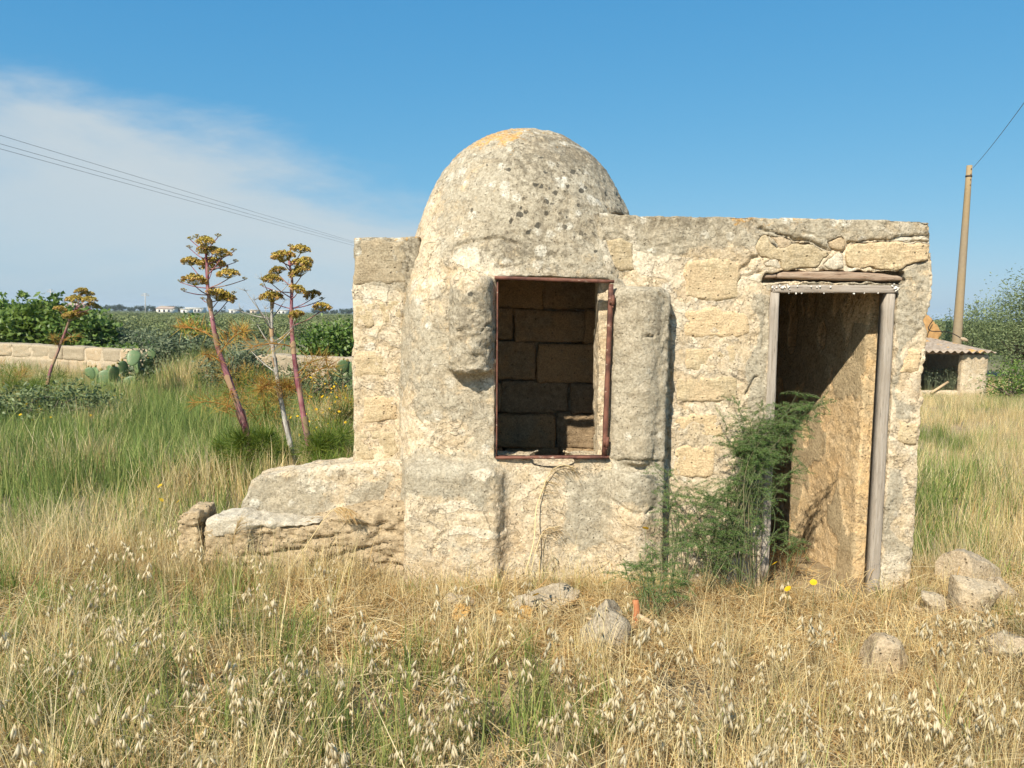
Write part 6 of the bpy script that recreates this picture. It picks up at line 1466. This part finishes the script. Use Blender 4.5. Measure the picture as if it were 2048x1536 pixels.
# ------------------------------------------------------------------ far fields
def build_far():
    r = np.random.default_rng(31)
    pr = []
    for i in range(4):
        (V, F, T), _ = crown(r, [(0, 0, 0.55, 0.75, 0.7, 0.45), (0.4, 0.2, 0.4, 0.5, 0.5, 0.35)], 420, 0.20, 0.12, 0.35); m = MB(); m.add(V, F, 0.5); m.T[-1] = T; pr.append(with_mat(m.mesh('vine_clump', True), M_CROP))
    P, S = [], []
    for row in np.concatenate([np.arange(38, 80, 2.8), np.arange(80, 200, 5), np.arange(200, 620, 14)]):
        step = max(1.2, row * 0.016); xs = np.arange(-0.78 * row, 0.10 * row, step)
        for x in xs: P.append((x + r.normal(0, 0.25 * step), row + r.normal(0, 0.4), 0)); S.append(r.uniform(0.5, 0.85))
        if row < 200:
            xs = np.arange(0.56 * row, 0.80 * row, step)
            for x in xs: P.append((x, row + r.normal(0, 0.4), -0.2)); S.append(r.uniform(0.75, 1.2))
    P = np.array(P); n = len(P); P[:, 2] = gz(P[:, 0], P[:, 1]) - 0.05
    scatter('vineyard', pr, P, np.stack([np.zeros(n), np.zeros(n), r.uniform(0, 6.28, n)], 1), S, r.integers(0, 4, n), 'olive-green rows of low crops filling the plain behind the field wall', 'crops')
    # trees on the skyline: three kinds share their meshes
    def kind(lumps, n, L, W, tr):
        (V, F, T), cc = crown(r, lumps, n, L, W, 0.32); m = MB(); m.add(V, F, 0.5); m.T[-1] = T; a = with_mat(m.mesh('crown', True), M_PINE)
        m = MB(); m.tube([(0, 0, -0.5), (0.05, 0, lumps[0][2])], [tr, tr * 0.6], 6); return a, with_mat(m.mesh('trunk', True), M_BARK)
    ROUND = kind([(0, 0, 4.2, 3.0, 3.0, 2.4), (1.5, 0, 3.4, 2.0, 2, 1.6), (-1.4, 0.5, 3.6, 2.0, 2, 1.8), (0, 0, 2.0, 2.4, 2, 1.4)], 900, 0.8, 0.5, 0.25)
    PINE = kind([(0, 0, 6.0, 3.6, 3.4, 1.3), (1.8, 0, 5.6, 1.8, 2, 1.0), (-1.8, 0, 5.7, 1.8, 2, 1.0)], 900, 0.8, 0.45, 0.25)
    CYP = kind([(0, 0, 4.0, 0.8, 0.8, 3.9)], 420, 0.6, 0.35, 0.15)
    def tree(k, px, top, D, label, group, wide=1.0):
        q = at(px, top, D); H = {id(ROUND): 6.6, id(PINE): 7.3, id(CYP): 7.9}[id(k)]; x = q.x; zb = g1(x, D); s = max(0.3, (q.z - zb) / H)
        o = empty('far_tree', (x, D, zb), label, 'tree', group); o.scale = (s * wide, s * wide, s); o.rotation_euler = (0, 0, r.uniform(0, 6.28))
        link('crown', k[0], None, o); link('trunk', k[1], None, o)
    for px, top, lab in ((9, 606, 'leftmost dark umbrella pine on the far skyline'), (36, 606, 'broad dark umbrella pine, second from left on the skyline'), (73, 607, 'dark umbrella pine behind the tall leafy sprig')): tree(PINE, px, top, 330, lab, None, 1.25)
    for i, px in enumerate((196, 206, 215, 224, 232, 241, 250, 258, 266, 275, 283, 292, 300, 307)): tree(ROUND if i % 3 else PINE, px, 611 + r.uniform(-2, 4), 420 + r.uniform(-20, 20), 'dark tree in the even belt of trees on the left skyline', 'tree belt on the left skyline', 0.9)
    tree(ROUND, 348, 612, 430, 'left one of two round dark trees beside the white farmhouse', None, 1.2); tree(ROUND, 361, 613, 425, 'right one of two round dark trees beside the white farmhouse', None, 1.1)
    tree(CYP, 449, 613, 430, 'slender dark cypress on the skyline between the fennels', None, 0.9); tree(ROUND, 482, 617, 440, 'lone small round tree right of the cypress', None, 0.7)
    for px in np.arange(626, 712, 9.5): tree(ROUND, px + r.uniform(-2, 2), 618 + r.uniform(-2, 3), 440, 'dark tree in the low belt of trees next to the pier', 'tree belt next to the pier', 1.0)
    for px in np.arange(395, 520, 13): tree(ROUND, px + r.uniform(-3, 3), 624 + r.uniform(-1, 2), 470, 'low bushy tree on the skyline behind the fennel stems', 'low trees behind the fennels', 1.0)
    # farmhouses
    def wallmat(nm, c): g = Nodes(nm); return g.done(g.mix(g.noise(0.6, 4), tuple(0.85 * q for q in c), c))
    WH, PK, TN = wallmat('white_house', (0.72, 0.68, 0.60)), wallmat('pink_house', (0.58, 0.38, 0.29)), wallmat('tan_house', (0.55, 0.45, 0.33)); gr = Nodes('far_roof'); RF = gr.done((0.46, 0.34, 0.26)); gw = Nodes('far_window'); WN = gw.done((0.04, 0.04, 0.05), None, 0.3)
    def farm(px0, px1, top, D, mat, label, gable, nwin):
        a, b = at(px0, top, D), at(px1, top, D); x0, x1 = a.x, b.x; zb = g1((x0 + x1) / 2, D) - 0.3; zt = a.z; zt = max(zt, zb + 2.4); o = empty('farmhouse', ((x0 + x1) / 2, D, zb), label, 'house'); w = (x1 - x0) / 2; h = zt - zb
        m = MB(); m.box((-w, 0, 0), (w, 7, h)); m.build('wall', mat, o, False)
        m = MB()
        if gable: m.add([(-w - 0.3, -0.4, h), (w + 0.3, -0.4, h), (w + 0.3, 3.5, h + 1.1), (-w - 0.3, 3.5, h + 1.1), (w + 0.3, 7.4, h), (-w - 0.3, 7.4, h), ], [(0, 1, 2, 3), (3, 2, 4, 5)]); m.add([(-w - 0.3, -0.4, h + 0.004), (-w - 0.3, 3.5, h + 1.104), (-w - 0.3, 7.4, h + 0.004), (w + 0.3, -0.4, h + 0.004), (w + 0.3, 3.5, h + 1.104), (w + 0.3, 7.4, h + 0.004)], [(0, 1, 2), (3, 5, 4)])
        else: m.box((-w - 0.25, -0.25, h + 0.003), (w + 0.25, 7.25, h + 0.35))
        m.build('roof', RF if gable else mat, o, False)
        for k in range(nwin):
            m = MB(); xx = -w + (k + 0.7) * 2 * w / (nwin + 0.4); m.box((xx - 0.5, -0.06, h * 0.35), (xx + 0.5, 0.02, h * 0.8)); m.build('window', WN, o, False)
    farm(312, 344, 617, 400, WH, 'long white farmhouse left of the round trees on the skyline', True, 3)
    farm(322, 337, 613, 415, TN, 'tan upper building rising behind the long white farmhouse', False, 2)
    farm(371, 402, 616, 420, WH, 'white flat-roofed building right of the round trees', False, 4)
    farm(361, 375, 622, 390, WH, 'small white shed between round trees and flat-roofed building', False, 1)
    farm(84, 97, 611, 340, PK, 'pinkish farmhouse behind the left utility pole', True, 1)
    farm(133, 164, 610, 330, PK, 'pinkish farmhouse partly hidden by the small fennel', True, 3)
    farm(110, 124, 612, 345, WH, 'small white house between the two pinkish farmhouses', False, 1)
    farm(458, 470, 625, 430, WH, 'small white house right of the cypress', False, 1)
    farm(500, 512, 626, 430, TN, 'small tan house behind the dead fennel stalk', False, 1)
    farm(553, 572, 625, 440, WH, 'low white house between the dead stalk and the lilac fennel', False, 2)
    # distribution poles with cross-arms
    g = Nodes('far_pole'); pm = g.done((0.42, 0.40, 0.37))
    for px, top, D, lab in ((101, 577, 210, 'left of the two far utility poles with cross-arms'), (290, 585, 200, 'right of the two far utility poles with cross-arms')):
        t = at(px, top, D); zb = g1(t.x, D); o = empty('utility_pole', (t.x, D, zb), lab, 'pole'); H = t.z - zb
        m = MB(); m.tube([(0, 0, -0.3), (0, 0, H * 0.95)], [0.17, 0.11], 8); m.build('shaft', pm, o)
        for z_, w in ((H * 0.95, 0.55), (H * 0.87, 1.0)):
            m = MB(); m.box((-w, -0.08, z_ - 0.07), (w, 0.08, z_ + 0.07)); m.build('cross_arm', pm, o, False)
        for x_ in (-0.9, -0.45, 0.45, 0.9):
            m = MB(); m.tube([(x_, 0, H * 0.87 + 0.07), (x_, 0, H * 0.87 + 0.4)], 0.06, 6); m.build('insulator', pm, o)
build_far()

# ------------------------------------------------------------------ snails on the door frame and stems
def build_snails():
    g = Nodes('snail_shell'); mat = g.done(g.mix(g.ramp(g.noise(160, 3), 0.4, 0.6), (0.74, 0.68, 0.58), (0.86, 0.82, 0.74)), None, 0.45, 0.4)
    m = MB(); pts, rad = [], []
    for i in range(26):
        t = i / 25; a = t * 4.4 * math.pi; rr = 0.0058 * t ** 0.9 * 0.62; pts.append((rr * math.cos(a), rr * math.sin(a), 0.0042 * (1 - t))); rad.append(0.0006 + 0.0034 * t)
    m.tube(pts, rad, 7); me = with_mat(m.mesh('snail', True), mat); r = np.random.default_rng(12)
    def put(px, py, Y, label, group):
        o = link('snail', me, None); o.location = at(px, py, Y); o.rotation_euler = (R(90) + r.normal(0, 0.4), r.normal(0, 0.5), r.uniform(0, 6)); s = r.uniform(0.6, 1.05); o.scale = (s, s, s); tag(o, label, 'snail', group)
    for _ in range(22): put(r.normal(1566, 11), r.normal(574, 2.6), 4.524, 'white snail in the cluster on the left end of the door head', 'snails on the left end of the door head')
    for _ in range(13): put(r.normal(1792, 3.5), r.normal(577, 4), 4.524, 'white snail in the cluster on the right end of the door head', 'snails on the right end of the door head')
    for px in (1578, 1592, 1603, 1648, 1708, 1729, 1756): put(px, 586.5 + r.normal(0, 0.5), 4.526, 'white snail in the row under the door head', 'snails under the door head')
    for px, py in ((1622, 573), (1634, 575), (1640, 573), (1661, 574)): put(px, py, 4.524, 'white snail on the middle of the door head', 'snails on the middle of the door head')
    put(704, 581, 4.735, 'lone white snail on the outer edge of the left pier', None); put(421, 634, 6.66, 'lone white snail on the tallest fennel stem', None)
build_snails()
# ------------------------------------------------------------------ thin sea haze
def build_haze():
    m = MB(); m.box((-2600, -2600, -41), (2600, 2600, 14)); g = bpy.data.materials.new('sea_haze'); g.use_nodes = True; N = g.node_tree.nodes; N.clear()
    out = N.new('ShaderNodeOutputMaterial'); v = N.new('ShaderNodeVolumePrincipled'); v.inputs['Color'].default_value = (0.80, 0.90, 1.0, 1); v.inputs['Density'].default_value = 0.00028
    g.node_tree.links.new(v.outputs[0], out.inputs['Volume'])
    o = m.build('haze', g, None, False); tag(o, None, None, None, 'stuff')
build_haze()
